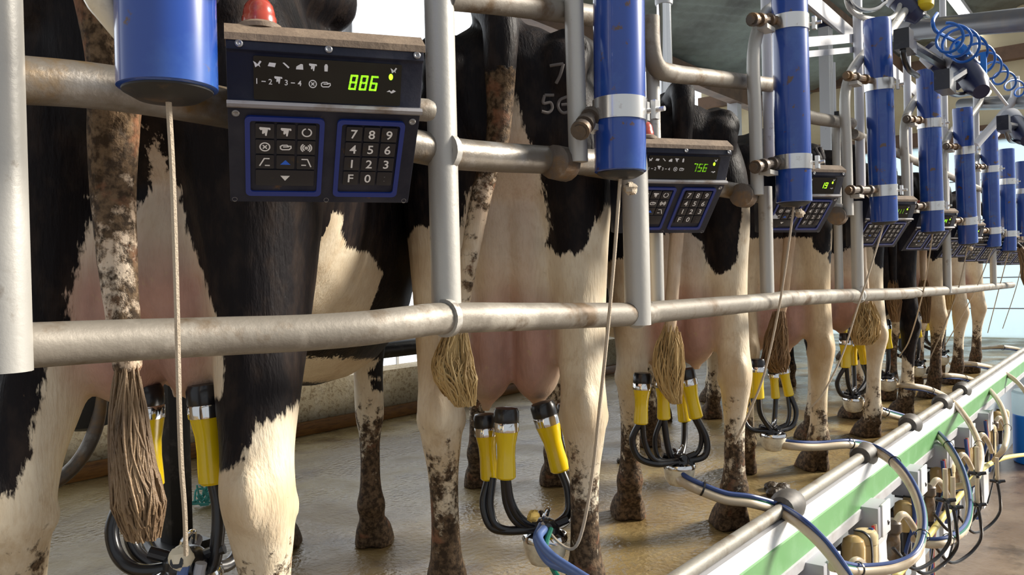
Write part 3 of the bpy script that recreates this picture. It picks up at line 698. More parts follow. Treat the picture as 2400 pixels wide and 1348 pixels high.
# -- fourth cow
c4 = Cow(3.26, 1.16, 43, 1.0); cows.append(c4)
w4 = [(1700, 560), (1903, 556), (1908, 583), (1928, 597), (1946, 590), (1947, 540), (2000, 520), (2000, 1400), (1700, 1400)]
b4 = [(1938, 602), (1952, 636), (1960, 620), (1957, 575), (1945, 590)]
tail4 = [(0, .16, 1.385), (0, .02, 1.41), (-.01, -.055, 1.36), c4.rear3(1858, 420, -.055), c4.rear3(1850, 560, -.05), c4.rear3(1838, 680, -.05), c4.rear3(1828, 760, -.06)]
cow('cow', c4, 'fourth cow from the left with a small black spot on its white right thigh', dict(w=.13, bottom=.51, back=.05), tail4, [.045, .042, .036, .030, .026, .022, .02], 'B',
    [('W', 'HR', w4), ('B', 'HR', b4), ('W', 'A', [(-.2, -.1), (-.2, .40), (.6, .4), (.6, .66), (1.6, .5), (1.6, -.1)])], voxel=.013, m=cowm2, mud=.8)
tail_switch(c4, [c4.rear3(1826, 730, -.06), c4.rear3(1820, 790, -.065), c4.rear3(1818, 840, -.07), c4.rear3(1825, 872, -.068)], [.024, .045, .052, .03], hair_b, 70, 9)
brand(c4, [RP(c4, [(1918, 345), (1919, 390)], 0), RP(c4, [(1931, 343), (1932, 388)], 0)], w=.011)
# -- fifth cow
c5 = Cow(4.10, 1.15, 47, 1.0); cows.append(c5)
w5 = [(1930, 600), (2045, 575), (2050, 615), (2064, 632), (2080, 624), (2094, 590), (2094, 500), (2140, 480), (2140, 1200), (1930, 1200)]
tail5 = [(.02, .16, 1.385), (.02, .02, 1.41), (.02, -.055, 1.36), (.02, -.055, 1.1), (.03, -.05, .95), c5.rear3(2030, 720, -.055)]
cow('cow', c5, 'fifth cow from the left with a pale bushy tail switch beside two yellow teat cups', dict(w=.125, bottom=.53, back=.05, u=-.02), tail5, [.045, .042, .036, .030, .026, .022], 'B',
    [('W', 'HR', w5), ('W', 'A', [(-.2, -.1), (-.2, .45), (.6, .45), (1.6, .5), (1.6, -.1)])], voxel=.015, mud=.7)
tail_switch(c5, [c5.rear3(2031, 705, -.055), c5.rear3(2030, 745, -.065), c5.rear3(2028, 785, -.07), c5.rear3(2024, 808, -.065)], [.026, .062, .066, .04], hair_y, 60, 10)
# -- sixth cow: black
c6 = Cow(4.83, 1.15, 48, 1.0); cows.append(c6)
dtail = [(0, .16, 1.385), (0, .02, 1.41), (-.01, -.055, 1.36), (-.01, -.06, 1.1), (-.01, -.055, .9), (-.01, -.055, .75)]
cow('cow', c6, 'all black cow with white lower shanks, sixth in the row', dict(w=.12, bottom=.56), dtail, [.045, .042, .036, .030, .026, .022], 'B',
    [('W', 'R', [(-.3, -.1), (-.3, .36), (-.1, .33), (.05, .3), (.10, .38), (.16, .28), (.3, .36), (.3, -.1)])], voxel=.018, mud=.8)
tail_switch(c6, [(-.01, -.055, .78), (-.01, -.06, .66), (-.005, -.062, .55)], [.022, .04, .02], hair_b, 40, 11)
# -- further cows
fw = [('W', 'R', [(-.4, -.1), (-.4, .95), (.0, 1.05), (.12, .88), (.2, .98), (.4, .9), (.4, -.1)]), ('W', 'A', [(-.2, -.1), (-.2, .45), (1.6, .5), (1.6, -.1)])]
c7 = Cow(5.59, 1.15, 48, 1.0); cows.append(c7)
cow('cow', c7, 'brownish mud stained cow, seventh in the row', dict(w=.12, bottom=.56), dtail, [.045, .042, .036, .030, .026, .022], 'B', fw, voxel=.02, m=cowm2, mud=1.35)
tail_switch(c7, [(-.01, -.055, .78), (-.01, -.06, .66), (-.005, -.062, .5)], [.022, .04, .02], hair_b, 30, 12)
c8 = Cow(6.36, 1.15, 48, 1.0); cows.append(c8)
cow('cow', c8, 'mostly tan and white cow, second from the far end', dict(w=.12, bottom=.56), dtail, [.045, .042, .036, .030, .026, .022], 'B', fw[:1]+[('W', 'R', [(.0, .4), (.4, .4), (.4, 1.2), (.1, 1.2)]), fw[1]], voxel=.02, mud=1.0)
tail_switch(c8, [(-.01, -.055, .78), (-.01, -.06, .66), (-.005, -.062, .55)], [.022, .04, .02], hair_y, 30, 13)
c9 = Cow(7.13, 1.15, 48, 1.0); cows.append(c9)
tail9 = [(0, .16, 1.385), (0, .02, 1.41), (.05, -.055, 1.37), (.16, -.10, 1.2), (.30, -.12, 1.06), (.40, -.13, .98)]
cow('cow', c9, 'last cow at the far end with its tail swung out beside the pale wall', dict(w=.12, bottom=.56), tail9, [.045, .042, .036, .030, .026, .022], 'B', fw, voxel=.02, mud=1.1)
tail_switch(c9, [(.39, -.13, .99), (.44, -.135, .88), (.455, -.135, .75), (.45, -.13, .66)], [.03, .055, .06, .02], hair_g, 30, 14)
# ------------------------------------------------------------------ control boxes
BW = .128
nU = Vector((0, -.919, -.394)); dU = Vector((0, .394, -.919)); oU = Vector((0, -.030, .058))
nL = Vector((0, -.741, -.671)); dL = Vector((0, .671, -.741)); oL = Vector((0, -.001, -.006))
def up_(x, s, h=0): return oU+Vector((x, 0, 0))+dU*s+nU*h
def lo_(x, s, h=0): return oL+Vector((x, 0, 0))+dL*s+nL*h
def rrect(x0, x1, s0, s1, r, n=5):
    out = []
    for cx, cy, a0 in ((x1-r, s0+r, -90), (x1-r, s1-r, 0), (x0+r, s1-r, 90), (x0+r, s0+r, 180)):
        for k in range(n+1):
            a = R_(a0+90*k/n); out.append((cx+r*math.cos(a), cy+r*math.sin(a)))
    return out
def frame_(mb, fn, outer, inner, h0, h1):
    n = len(outer)
    vs = [fn(*p, h0) for p in outer]+[fn(*p, h1) for p in outer]+[fn(*p, h1) for p in inner]+[fn(*p, h0) for p in inner]
    fs = []
    for a, b in ((0, 1), (1, 2), (2, 3), (3, 0)):
        for i in range(n): fs.append((a*n+i, a*n+(i+1) % n, b*n+(i+1) % n, b*n+i))
    return mb.add(vs, fs)
def strokes(mb, fn, sts, cx, cs, sc, w, h):
    """flat ribbons; stroke coordinates in a -1..1 cell, y down"""
    for st in sts:
        P = [np.array(p, float)*sc for p in st]
        for a, b in zip(P, P[1:]):
            d = b-a; l = np.hypot(*d)
            if l < 1e-9: continue
            d /= l; nn = np.array((-d[1], d[0]))*w/2; a2, b2 = a-d*w*.35, b+d*w*.35
            mb.add([fn(cx+q[0], cs+q[1], h) for q in (a2+nn, a2-nn, b2-nn, b2+nn)], [(0, 1, 2, 3)])
def fillp(mb, fn, poly, cx, cs, sc, h): mb.add([fn(cx+p[0]*sc, cs+p[1]*sc, h) for p in poly], [tuple(range(len(poly)))])
def arc(r, a0, a1, n=14, cx=0, cy=0): return [(cx+r*math.cos(R_(a0+(a1-a0)*k/n)), cy+r*math.sin(R_(a0+(a1-a0)*k/n))) for k in range(n+1)]
_txt = {}
def glyph(ch, size):
    if ch not in _txt:
        cu = bpy.data.curves.new('t', 'FONT'); cu.body = ch; cu.size = 1; cu.offset = .012; cu.align_x = 'CENTER'; cu.resolution_u = 3
        o = bpy.data.objects.new('t', cu); COL.objects.link(o)
        dg = bpy.context.evaluated_depsgraph_get(); me = bpy.data.meshes.new_from_object(o.evaluated_get(dg))
        _txt[ch] = ([tuple(v.co) for v in me.vertices], [tuple(p.vertices) for p in me.polygons])
        bpy.data.objects.remove(o); bpy.data.curves.remove(cu); bpy.data.meshes.remove(me)
    return _txt[ch]
def text(mb, fn, ch, cx, cs, size, h):
    v, f = glyph(ch, size)
    ys = [p[1] for p in v]; xs_ = [p[0] for p in v]; my = (max(ys)+min(ys))/2; mx = (max(xs_)+min(xs_))/2
    mb.add([fn(cx+(p[0]-mx)*size, cs-(p[1]-my)*size, h) for p in v], f)
UDDER = [(-1, -.55), (-.9, -.85), (.9, -.75), (1, -.35), (.72, -.25), (.55, -.5), (.4, .35), (.3, .95), (.05, .95), (-.05, .3), (-.3, .6), (-.5, .45), (-.45, -.25), (-.75, -.2)]
SYM = {'ring': [arc(.8, -70, 250, 18)], 'cross': [arc(.85, 0, 360, 20), [(-.3, -.3), (.3, .3)], [(.3, -.3), (-.3, .3)]],
       'bag': [[(-.9, .3), (-.95, -.2), (-.6, -.45), (.2, -.5), (.4, -.3), (.9, -.3), (.95, .1), (.6, .45), (-.6, .5), (-.9, .3)], [(-.4, -.1), (.5, -.15)]],
       'waves': [arc(.95, 130, 230, 8), arc(.95, -50, 50, 8), arc(.6, 125, 235, 8), arc(.6, -55, 55, 8), arc(.2, 0, 360, 8)],
       'up': [[(-.9, .8), (-.1, -.75), (.75, -.75)], [(.1, .75), (.8, .75)]], 'down': [[(-.7, -.75), (.3, -.75), (.95, .85)], [(-.7, .55), (.0, .55)]]}
def segs(ch): return {'8': 'abcdefg', '6': 'acdefg', '7': 'abc', '5': 'acdfg', '1': 'bc', '9': 'abcdfg', '4': 'bcfg', '2': 'abdeg', '3': 'abcdg'}[ch]
def digits(s, parent):
    mb = MB(); W2, H2, w = .0038, .0088, .0027
    for i, ch in enumerate(s):
        cx = .047+(i-1)*.0138; cs = .031
        if ch == ' ': continue
        pos = {'a': ((-1, -1), (1, -1)), 'b': ((1, -1), (1, 0)), 'c': ((1, 0), (1, 1)), 'd': ((-1, 1), (1, 1)), 'e': ((-1, 0), (-1, 1)), 'f': ((-1, -1), (-1, 0)), 'g': ((-1, 0), (1, 0))}
        for sg in segs(ch):
            (x0, y0), (x1, y1) = pos[sg]
            g = [(x0*W2, y0*H2), (x1*W2, y1*H2)]
            g = [(x-.16*y, y) for x, y in g]
            strokes(mb, up_, [g], cx, cs, 1, w, .0012)
    return mb.build('display_digits', digit_m, parent, recalc=False)
def make_box(loc):
    root = empty('control_box', loc, R_(-33))
    prof = [(.075, .095), (-.010, .097), (-.034, .078), (-.033, .060), (-.028, .058), (-.004, .001), (-.009, -.001), (-.009, -.008), (.0, -.008), (.100, -.121), (.118, -.117), (.118, .02)]
    MB().prism(prof, lambda p, q, h: Vector((h, p, q)), -BW, BW).build('housing', navy, root, bevel=.002)
    hp = [(.078, .0965), (-.0115, .0985), (-.0362, .080), (-.0362, .071), (-.0345, .071), (-.0345, .0785), (-.0105, .0955), (.078, .0935)]
    MB().prism(hp, lambda p, q, h: Vector((h, p, q)), -BW-.0015, BW+.0015).build('hood', hood_m, root)
    MB().prism([(-.0095, -.0085), (-.0125, -.005), (-.0095, .0), (-.004, .0012), (-.003, -.0085)], lambda p, q, h: Vector((h, p, q)), -BW-.001, BW+.001).build('ridge', ridge_m, root)
    MB().prism(rrect(-.095, .098, .004, .060, .002, 2), up_, .0, .0012).build('display_window', glassy, root)
    # small icons printed on the display window
    mb = MB(); h = .0014
    xs1 = [-.090, -.072, -.054, -.037, -.020, -.003]
    mb_f = [[(-1, -.6), (-.4, -.3), (0, .1), (.6, -.8), (1, -.6), (.5, .2), (.7, .8), (.2, .4), (-.5, .9), (-.7, .1)], [(-1, .4), (-.6, -.5), (1, -.4), (.7, .6)], [(-.9, -.6), (-.5, -.7), (.8, .4), (.5, .7)], [(-.9, .8), (-.8, .1), (.3, -.6), (.8, -.5), (.9, .8)], UDDER, [(-.4, .9), (-.45, -.4), (-.2, -.9), (.25, -.9), (.45, -.4), (.4, .9)]]
    for x, pl in zip(xs1, mb_f): fillp(mb, up_, pl, x, .014, .0052, h)
    for x, ch in ((-.091, '1'), (-.074, '2'), (-.054, '3'), (-.037, '4')): text(mb, up_, ch, x, .036, .010, h)
    for x in (-.0825, -.0455): strokes(mb, up_, [[(-1, 0), (1, 0)]], x, .036, .0022, .0012, h)
    fillp(mb, up_, UDDER, -.064, .033, .0052, h)
    strokes(mb, up_, SYM['cross'], -.020, .036, .0055, .0013, h); strokes(mb, up_, SYM['bag'], -.003, .036, .0062, .0013, h)
    mb.build('display_icons', MATS['white_legend'], root, recalc=False); mb = MB()
    fillp(mb, up_, mb_f[0], .087, .012, .0045, h); mb.build('status_icon', MATS['white_legend'], root, recalc=False); mb = MB(); fillp(mb, up_, [(-1, .2), (-.4, -.2), (0, .1), (.4, -.3), (1, 0), (.3, .4), (0, .5), (-.3, .2)], .085, .040, .0065, h)
    mb.build('status_icon', MATS['white_legend'], root, recalc=False)
    MB().prism([(math.cos(a)*.0028+.0835, math.sin(a)*.0042+.021) for a in np.linspace(0, 6.28, 13)[:-1]], up_, .001, .0022).build('status_light', digit_m, root)
    # the two blue keypad frames and their keys
    for (x0, x1) in ((-.107, -.003), (.014, .108)):
        mb = MB(); frame_(mb, lo_, rrect(x0, x1, .012, .141, .007), rrect(x0+.0065, x1-.0065, .0185, .1335, .004), .0, .0048)
        mb.build('keypad_frame', keyblue, root)
        MB().prism(rrect(x0+.005, x1-.005, .017, .135, .004), lo_, .0002, .0008).build('keypad_mat', dark_cap, root)
    def key(x0, x1, s0, s1, fn_leg):
        k = MB().prism(rrect(x0, x1, s0, s1, .0015, 2), lo_, .0, .0042).build('key', key_m, root, bevel=.0006)
        mb = MB(); m_ = fn_leg(mb, (x0+x1)/2, (s0+s1)/2)
        if mb.v: mb.build('key_legend', m_ or MATS['white_legend'], k, recalc=False)
    hk = .00435; WL = MATS['white_legend']
    rows_ = [(.0225, .0455), (.0475, .0700), (.0720, .0945), (.0965, .1230)]
    cl = [(-.0935, -.0690), (-.0660, -.0415), (-.0385, -.0140)]
    lg = [['u', 'u2', 'ring'], ['cross', 'bag', 'waves'], ['up', 'tri', 'down']]
    for r in range(3):
        for c in range(3):
            def leg(mb, x, s, q=lg[r][c]):
                if q in ('u', 'u2'):
                    fillp(mb, lo_, UDDER, x, s, .0075 if q == 'u' else .0072, hk)
                    return WL
                if q == 'tri': fillp(mb, lo_, [(-1, .55), (0, -.55), (1, .55)], x, s, .0070, hk); return bluemark
                strokes(mb, lo_, SYM[q], x, s, .0075, .0018, hk); return WL
            key(cl[c][0], cl[c][1], rows_[r][0], rows_[r][1], leg)
    key(cl[0][0], cl[2][1], rows_[3][0], rows_[3][1], lambda mb, x, s: fillp(mb, lo_, [(-1, -.6), (1, -.6), (0, .7)], x, s, .0065, hk))
    cr = [(.0270, .0490), (.0515, .0735), (.0760, .0980)]
    for r, rw in enumerate(['789', '456', '123', 'F0.']):
        for c, ch in enumerate(rw):
            def leg(mb, x, s, ch=ch):
                if ch == '.':
                    for ds in (-.003, .004): fillp(mb, lo_, [(-1, -.6), (1, -.6), (0, .7)], x, s+ds, .0012, hk)
                    return dim_leg
                text(mb, lo_, ch, x, s, .0195, hk); return WL
            key(cr[c][0], cr[c][1], rows_[r][0], rows_[r][1]-(.003 if r == 3 else 0), leg)
    for fn, pts in ((lo_, [(-.118, .010), (.118, .012), (-.122, .149), (.0055, .149), (.121, .149)]),):
        for x, s in pts:
            p = fn(x, s, 0); MB().lathe([(.0052, 0), (.0050, .0016), (.0034, .0024), (.0014, .0012)], p, nL, 12).build('screw', screw_m, root)
    for x in (-.112, .0, .118): MB().lathe([(.0052, 0), (.0050, .0016), (.0034, .0024), (.0014, .0012)], Vector((x, -.034, .067)), (0, -1, 0), 12).build('screw', screw_m, root)
    bp_ = Vector((-.085, .012, .097)); b = MB().lathe([(.030, 0), (.030, .006), (.024, .010)], bp_, (0, 0, 1), 20).build('beacon_base', hood_m, root)
    MB().lathe([(.0225, .009), (.0225, .018), (.0212, .020), (.0205, .026), (.0185, .034), (.0135, .041), (.006, .0445), (.001, .045)], bp_, (0, 0, 1), 24).build('beacon_lens', red_m, root)
    MB().tube([(BW-.01, .05, .012), (BW+.022, .055, .012), (BW+.03, .058, .012)], [.017, .017, .014], 14).build('bracket_stub', galv, root)
    MB().box((0, .125, .02), (.10, .02, .07)).build('mounting_bracket', rusty, root)
    return root
BOXPX = [(767, 248, .805), (1592, 423, .822), (1893, 456, .83), (2082, 512, .83), (2190, 532, .83), (2262, 557, .83), (2311, 572, .83), (2352, 580, .83), (2388, 588, .83)]
BSC = .92
DISP = ['886', '756', ' 19', '111', ' 14', ' 15', ' 18', ' 12', ' 17']
BL = ['nearest control box, green digits 886 lit and a red beacon on top', 'control box showing 756 beside the second blue cylinder', 'control box showing 19 beside the third blue cylinder', 'control box with lit 111 behind the fourth blue cylinder', 'fifth control box along the rail, half behind a blue cylinder', 'sixth control box along the rail', 'seventh control box along the rail', 'eighth control box along the rail', 'farthest control box, at the right edge of the picture']
bx0 = None
for i, (px, py, Y) in enumerate(BOXPX):
    p = at(px, py, Y)
    if i == 0: bx0 = make_box(tuple(p)); r = bx0
    else: r = dup(bx0, None, skip=('display_digits',)); r.location = tuple(p)
    r.scale = (BSC,)*3
    tag(r, BL[i], 'control box', 'milking control boxes')
    digits(DISP[i], r)

# ------------------------------------------------------------------ milking clusters
def cup(parent, T, B, O):
    T, B = Vector(T)-O, Vector(B)-O; ax = (T-B).normalized(); ln = (T-B).length; k = ln/.165
    y = MB().lathe([(.004, -.001), (0.0198*k, 0), (0.0234*k, .004), (0.0230*k, .02), (0.0214*k, .05), (0.0222*k, .075), (0.0270*k, .10), (0.0294*k, .113)], B, ax, 24).build('teat_cup', yellow, parent)
    MB().lathe([(.0296*k, .112*k), (.030*k, .114*k), (.030*k, .132*k), (.0292*k, .1335*k)], B, ax, 24).build('metal_ring', chrome, y)
    MB().lathe([(.0286*k, .132*k), (.0300*k, .137*k), (.0298*k, .158*k), (.026*k, .166*k), (.014*k, .168*k)], B, ax, 24).build('liner_head', blackrub, y)
    return y
def claw(parent, P, O, s=1, rot=0):
    P = Vector(P)-O
    MB().lathe([(.012*s, -.062*s), (.034*s, -.055*s), (.046*s, -.036*s), (.050*s, -.012*s), (.050*s, 0)], P, (0, 0, 1), 26).build('claw_bowl', bowl_m, parent)
    MB().lathe([(.052*s, -.002*s), (.053*s, .004*s), (.050*s, .012*s), (.03*s, .020*s)], P, (0, 0, 1), 26).build('claw_rim', chrome, parent)
    mb = MB().lathe([(.036*s, .012*s), (.034*s, .03*s), (.022*s, .042*s), (.012*s, .046*s)], P, (0, 0, 1), 16)
    for a in (45, 135, 225, 315):
        d = Vector((math.cos(R_(a+rot)), math.sin(R_(a+rot)), .35)); mb.tube([P+Vector((0, 0, .022*s)), P+Vector((0, 0, .022*s))+d*.055*s], .0095*s, 10)
    mb.build('claw_top', blackrub, parent)
    mb = MB().tube(catmull([P+Vector((-.012, 0, .04)), P+Vector((-.010, -.01, .062)), P+Vector((.006, -.01, .070)), P+Vector((.012, 0, .05))], 5), .004, 8)
    mb.build('hook', chrome, parent)
def cluster(label, cups, clw, Zc, tubes_, s=1.0, extra=None):
    O = Vector(atZ(*clw, Zc)); root = empty('milking_cluster', tuple(O), 0, label, 'milking cluster', 'milking clusters on the cows')
    claw(root, O, O, s)
    for (tp, bt, Z) in cups: cup(root, atZ(*tp, Z), atZ(*bt, Z), O)
    for tb in tubes_:
        n = len(tb['p']); z0, z1 = tb['z']
        pts = [Vector(atZ(x, y, z0+(z1-z0)*i/(n-1)))-O for i, (x, y) in enumerate(tb['p'])]
        if 'toclaw' not in tb: pts[-1] = pts[-1].lerp(Vector((0, 0, .024)), .55)
        MB().tube(catmull(pts, 8), tb.get('r', .0105), 12).build('short_hose', blackrub, root)
    return root, O
def tb(z0, z1, *p, r=.0105): return dict(z=(z0, z1), p=list(p), r=r)
k1, O1 = cluster('nearest milking cluster, yellow cups hanging behind the blurred tail', [((478, 903), (500, 1133), 1.25), ((338, 905), (350, 1142), 1.30), ((540, 915), (566, 1140), 1.42), ((318, 915), (330, 1130), 1.46)], (440, 1352), 1.24,
    [tb(1.25, 1.24, (501, 1128), (512, 1190), (510, 1260), (496, 1330), (470, 1352)), tb(1.30, 1.22, (350, 1138), (322, 1150), (285, 1180), (262, 1240), (278, 1305), (330, 1338), (425, 1345)), tb(1.30, 1.26, (354, 1140), (322, 1180), (305, 1240), (320, 1295), (370, 1330), (430, 1345)),
     tb(1.42, 1.24, (566, 1136), (575, 1230), (540, 1320), (470, 1345)), tb(1.46, 1.24, (330, 1128), (338, 1240), (372, 1310), (415, 1348))])
MB().blob(Vector(atZ(425, 1308, 1.2))-O1, (.018, .014, .018), jit=.12).build('cord_clip', bowl_m, k1)
k2, O2 = cluster('milking cluster hanging under the branded cow, three yellow cups in view', [((1187, 958), (1186, 1122), 1.82), ((1136, 972), (1148, 1124), 1.88), ((1270, 945), (1314, 1104), 1.92), ((1330, 945), (1350, 1090), 2.02)], (1277, 1262), 1.86,
    [tb(1.88, 1.82, (1146, 1120), (1134, 1180), (1150, 1232), (1190, 1244), (1250, 1240)), tb(1.86, 1.82, (1156, 1120), (1150, 1190), (1175, 1238), (1250, 1240), r=.008), tb(1.82, 1.84, (1186, 1118), (1196, 1175), (1222, 1218), (1262, 1245)), tb(1.82, 1.84, (1180, 1120), (1188, 1185), (1215, 1228), (1262, 1248), r=.008),
     tb(1.92, 1.88, (1314, 1100), (1332, 1150), (1330, 1205), (1300, 1245)), tb(2.02, 1.9, (1350, 1088), (1350, 1150), (1330, 1220), (1300, 1250), r=.009)])
MB().blob(Vector(atZ(1250, 1210, 1.8))-O2, (.018, .012, .012), jit=.2).build('cord_clip', straw_m, k2)
k3, O3 = cluster('milking cluster under the third cow, four yellow cups behind a blond tail switch', [((1506, 875), (1502, 994), 2.52), ((1553, 872), (1556, 983), 2.58), ((1606, 866), (1632, 980), 2.62), ((1592, 880), (1605, 988), 2.72)], (1592, 1095), 2.62,
    [tb(2.52, 2.55, (1500, 990), (1482, 1030), (1496, 1072), (1540, 1088), (1580, 1085)), tb(2.52, 2.55, (1506, 990), (1512, 1040), (1535, 1078), (1580, 1085), r=.009), tb(2.58, 2.6, (1556, 980), (1562, 1030), (1572, 1070), (1585, 1085)), tb(2.58, 2.6, (1550, 982), (1535, 1030), (1545, 1075), (1580, 1088), r=.008),
     tb(2.62, 2.62, (1632, 977), (1656, 1030), (1650, 1070), (1610, 1088)), tb(2.62, 2.64, (1626, 978), (1644, 1020), (1635, 1060), (1605, 1086), r=.008), tb(2.72, 2.64, (1605, 985), (1603, 1040), (1597, 1080))])
k4, O4 = cluster('milking cluster under the fourth cow with straw caught on one cup', [((1776, 842), (1778, 935), 3.15), ((1748, 848), (1763, 932), 3.25), ((1812, 862), (1818, 934), 3.3), ((1832, 850), (1850, 928), 3.32)], (1812, 1022), 3.25,
    [tb(3.15, 3.2, (1778, 932), (1783, 970), (1800, 1008)), tb(3.25, 3.2, (1762, 930), (1742, 970), (1758, 1005), (1800, 1015)), tb(3.3, 3.25, (1818, 932), (1816, 970), (1814, 1010)), tb(3.32, 3.28, (1852, 926), (1866, 965), (1855, 1000), (1825, 1015)), tb(3.32, 3.28, (1846, 926), (1850, 970), (1840, 1000), (1822, 1012), r=.008)])
k5, O5 = cluster('milking cluster under the fifth cow beside its bushy tail', [((1982, 782), (1982, 862), 4.0), ((1999, 790), (2000, 856), 4.15), ((2012, 780), (2028, 853), 4.1), ((2030, 785), (2034, 850), 4.25)], (2000, 938), 4.1,
    [tb(4.0, 4.05, (1980, 860), (1962, 895), (1972, 925), (1993, 932)), tb(4.0, 4.05, (1984, 860), (1988, 900), (1996, 930)), tb(4.15, 4.1, (2001, 854), (2003, 900), (2002, 930)), tb(4.1, 4.1, (2029, 851), (2036, 885), (2028, 915), (2006, 932)), tb(4.25, 4.15, (2020, 851), (2030, 890), (2010, 930), r=.009)])
def far_cluster(c, label, bt):
    O = Vector(c.world((.08, .14, .20))); root = empty('milking_cluster', tuple(O), 0, label, 'milking cluster', 'milking clusters on the cows'); claw(root, O, O)
    for u_, v in ((-.065, .13), (.065, .13), (-.065, .36), (.065, .36)):
        T = c.world((u_, v, bt)); B = c.world((u_+.012, v-.01, bt-.165)); cup(root, T, B, O)
        b = Vector(B)-O; MB().tube(catmull([b, b+Vector((0, 0, -.07)), b*.45+Vector((0, 0, -.02)), Vector((0, 0, .02))], 6), .0105, 8).build('short_hose', blackrub, root)
far_cluster(c6, 'milking cluster under the black cow, mostly behind its leg', .55); far_cluster(c7, 'milking cluster under the mud stained seventh cow', .56); far_cluster(c8, 'milking cluster under the second cow from the far end', .56)
t = empty('straw_wisp', tuple(atZ(1750, 895, 3.1)), 0); mb = MB(); rnd = random.Random(3)
for i in range(16):
    p = [Vector((rnd.uniform(-.02, .02), rnd.uniform(-.01, .01), .05-rnd.uniform(0, .03)))]
    for k in range(3): p.append(p[-1]+Vector((rnd.uniform(-.03, .02), rnd.uniform(-.01, .01), -rnd.uniform(.02, .07))))
    mb.tube(catmull(p, 4), .0018, 5)
mb.build('straw', straw_m, t, recalc=False); tag(t, 'wisp of yellow straw caught on the right hind leg of the third cow', 'straw')
tw = empty('twine_scrap', tuple(atz(490, 1183, .0)), 0, 'scrap of teal twine lying on the wet floor beyond the nearest cluster', 'twine'); mb = MB()
for i in range(26):
    p = [Vector((rnd.uniform(-.05, .05), rnd.uniform(-.03, .03), .012))]
    for k in range(3): p.append(p[-1]+Vector((rnd.uniform(-.03, .04), rnd.uniform(-.02, .02), rnd.uniform(-.004, .05))))
    for q in p: q.z = max(q.z, .004)
    mb.tube(catmull(p, 4), .004, 5)
mb.build('twine', teal_m, tw, recalc=False)
# ------------------------------------------------------------------ kerb edging along the pit
kerb = empty('kerb_edging', (0, .88, 0), 0, 'white and green painted edging along the lip of the milking pit', 'edging')
X0, X1 = -.5, 10.9
MB().prism([(.022, .064), (-.003, .028), (-.006, .020), (.022, .02)], lambda p, q, h: Vector((h, p, q)), X0, X1).build('white_strip', white_p, kerb)
MB().prism([(-.003, .0275), (-.008, .024), (-.008, -.061), (.004, -.061)], lambda p, q, h: Vector((h, p, q)), X0, X1).build('green_strip', green_p, kerb)
MB().prism([(-.004, -.0605), (-.013, -.064), (-.013, -.098), (.003, -.098)], lambda p, q, h: Vector((h, p, q)), X0, X1).build('lower_flange', flange_m, kerb)
MB().box((5.2, .052, .035), (X1-X0, .058, .05)).build('kerb_top', flange_m, kerb)
# kerb pipe pieces with rubber sleeves between
yk, zk = .934, .079
def kx(px, py): return atz(px, py, zk)[0]
cuts = [-.4, kx(1865, 1188), kx(2035, 1068), kx(2135, 995), kx(2200, 945), kx(2258, 915)]
for i, (a, b) in enumerate(zip(cuts, cuts[1:]+[10.6])):
    o = MB().tube([(a+.03, yk, zk), (b-.05, yk, zk)], .021, 14).build('kerb_pipe', kerb_st)
    tag(o, 'grey pipe along the pit kerb, '+['nearest length, ending at the bottom edge of the picture', 'second length from the camera, between two dark rubber sleeves', 'third length from the camera', 'fourth length from the camera', 'fifth length from the camera', 'farthest length reaching the end wall'][i], 'pipe', 'kerb pipes')
    if i: 
        s = MB().lathe([(.02, -.06), (.040, -.055), (.052, -.02), (.053, .015), (.045, .045), (.024, .05)], (a, yk, zk), (1, 0, 0), 18).build('rubber_sleeve', sleeve_m)
        tag(s, 'dark rubber sleeve on the kerb pipe, '+['', 'nearest of the row', 'second of the row', 'third of the row', 'fourth of the row', 'farthest of the row'][i], 'sleeve', 'kerb pipe sleeves')

# ------------------------------------------------------------------ long milk hoses looping over the kerb
def hose(label, pts, r=.0125, blue_off=(.004, -.004, .021), br=.0075, green=True, ties=(3, 6), d=0, parts='cream', blue_from=0):
    P = [Vector(at(*p)) for p in pts]; O = P[0].copy(); root = empty('milk_hose', tuple(O), 0, label, 'milk hose', 'milk hoses over the kerb')
    pp = catmull([p-O for p in P], 9); MB().tube(pp, r, 14).build('cream_hose', cream_h, root)
    bo = Vector(blue_off); Q = [Vector(q)+bo*(1 if i > 4 else .8) for i, q in enumerate(pp)]
    MB().tube(Q, br, 10).build('blue_hose', blue_h, root)
    g = bo.cross(Vector((.6, .2, .1))).normalized()*(r*.9) if green else None
    MB().tube([q+bo*.55+Vector((.010, -.006, 0)) for q in map(Vector, pp)], br*.8, 8).build('green_hose' if green else 'second_blue_hose', green_h if green else blue_h, root)
    for t_ in ties:
        i = min(t_*9, len(pp)-2); q = Vector(pp[i])+bo*.4; MB().ring(q, Vector(pp[i+1])-Vector(pp[i]), .021, .0235, .006, 18).build('cable_tie', blackrub, root)
    return root
cl = lambda px, py, Z: (px, py, float(atZ(px, py, Z)[1]))
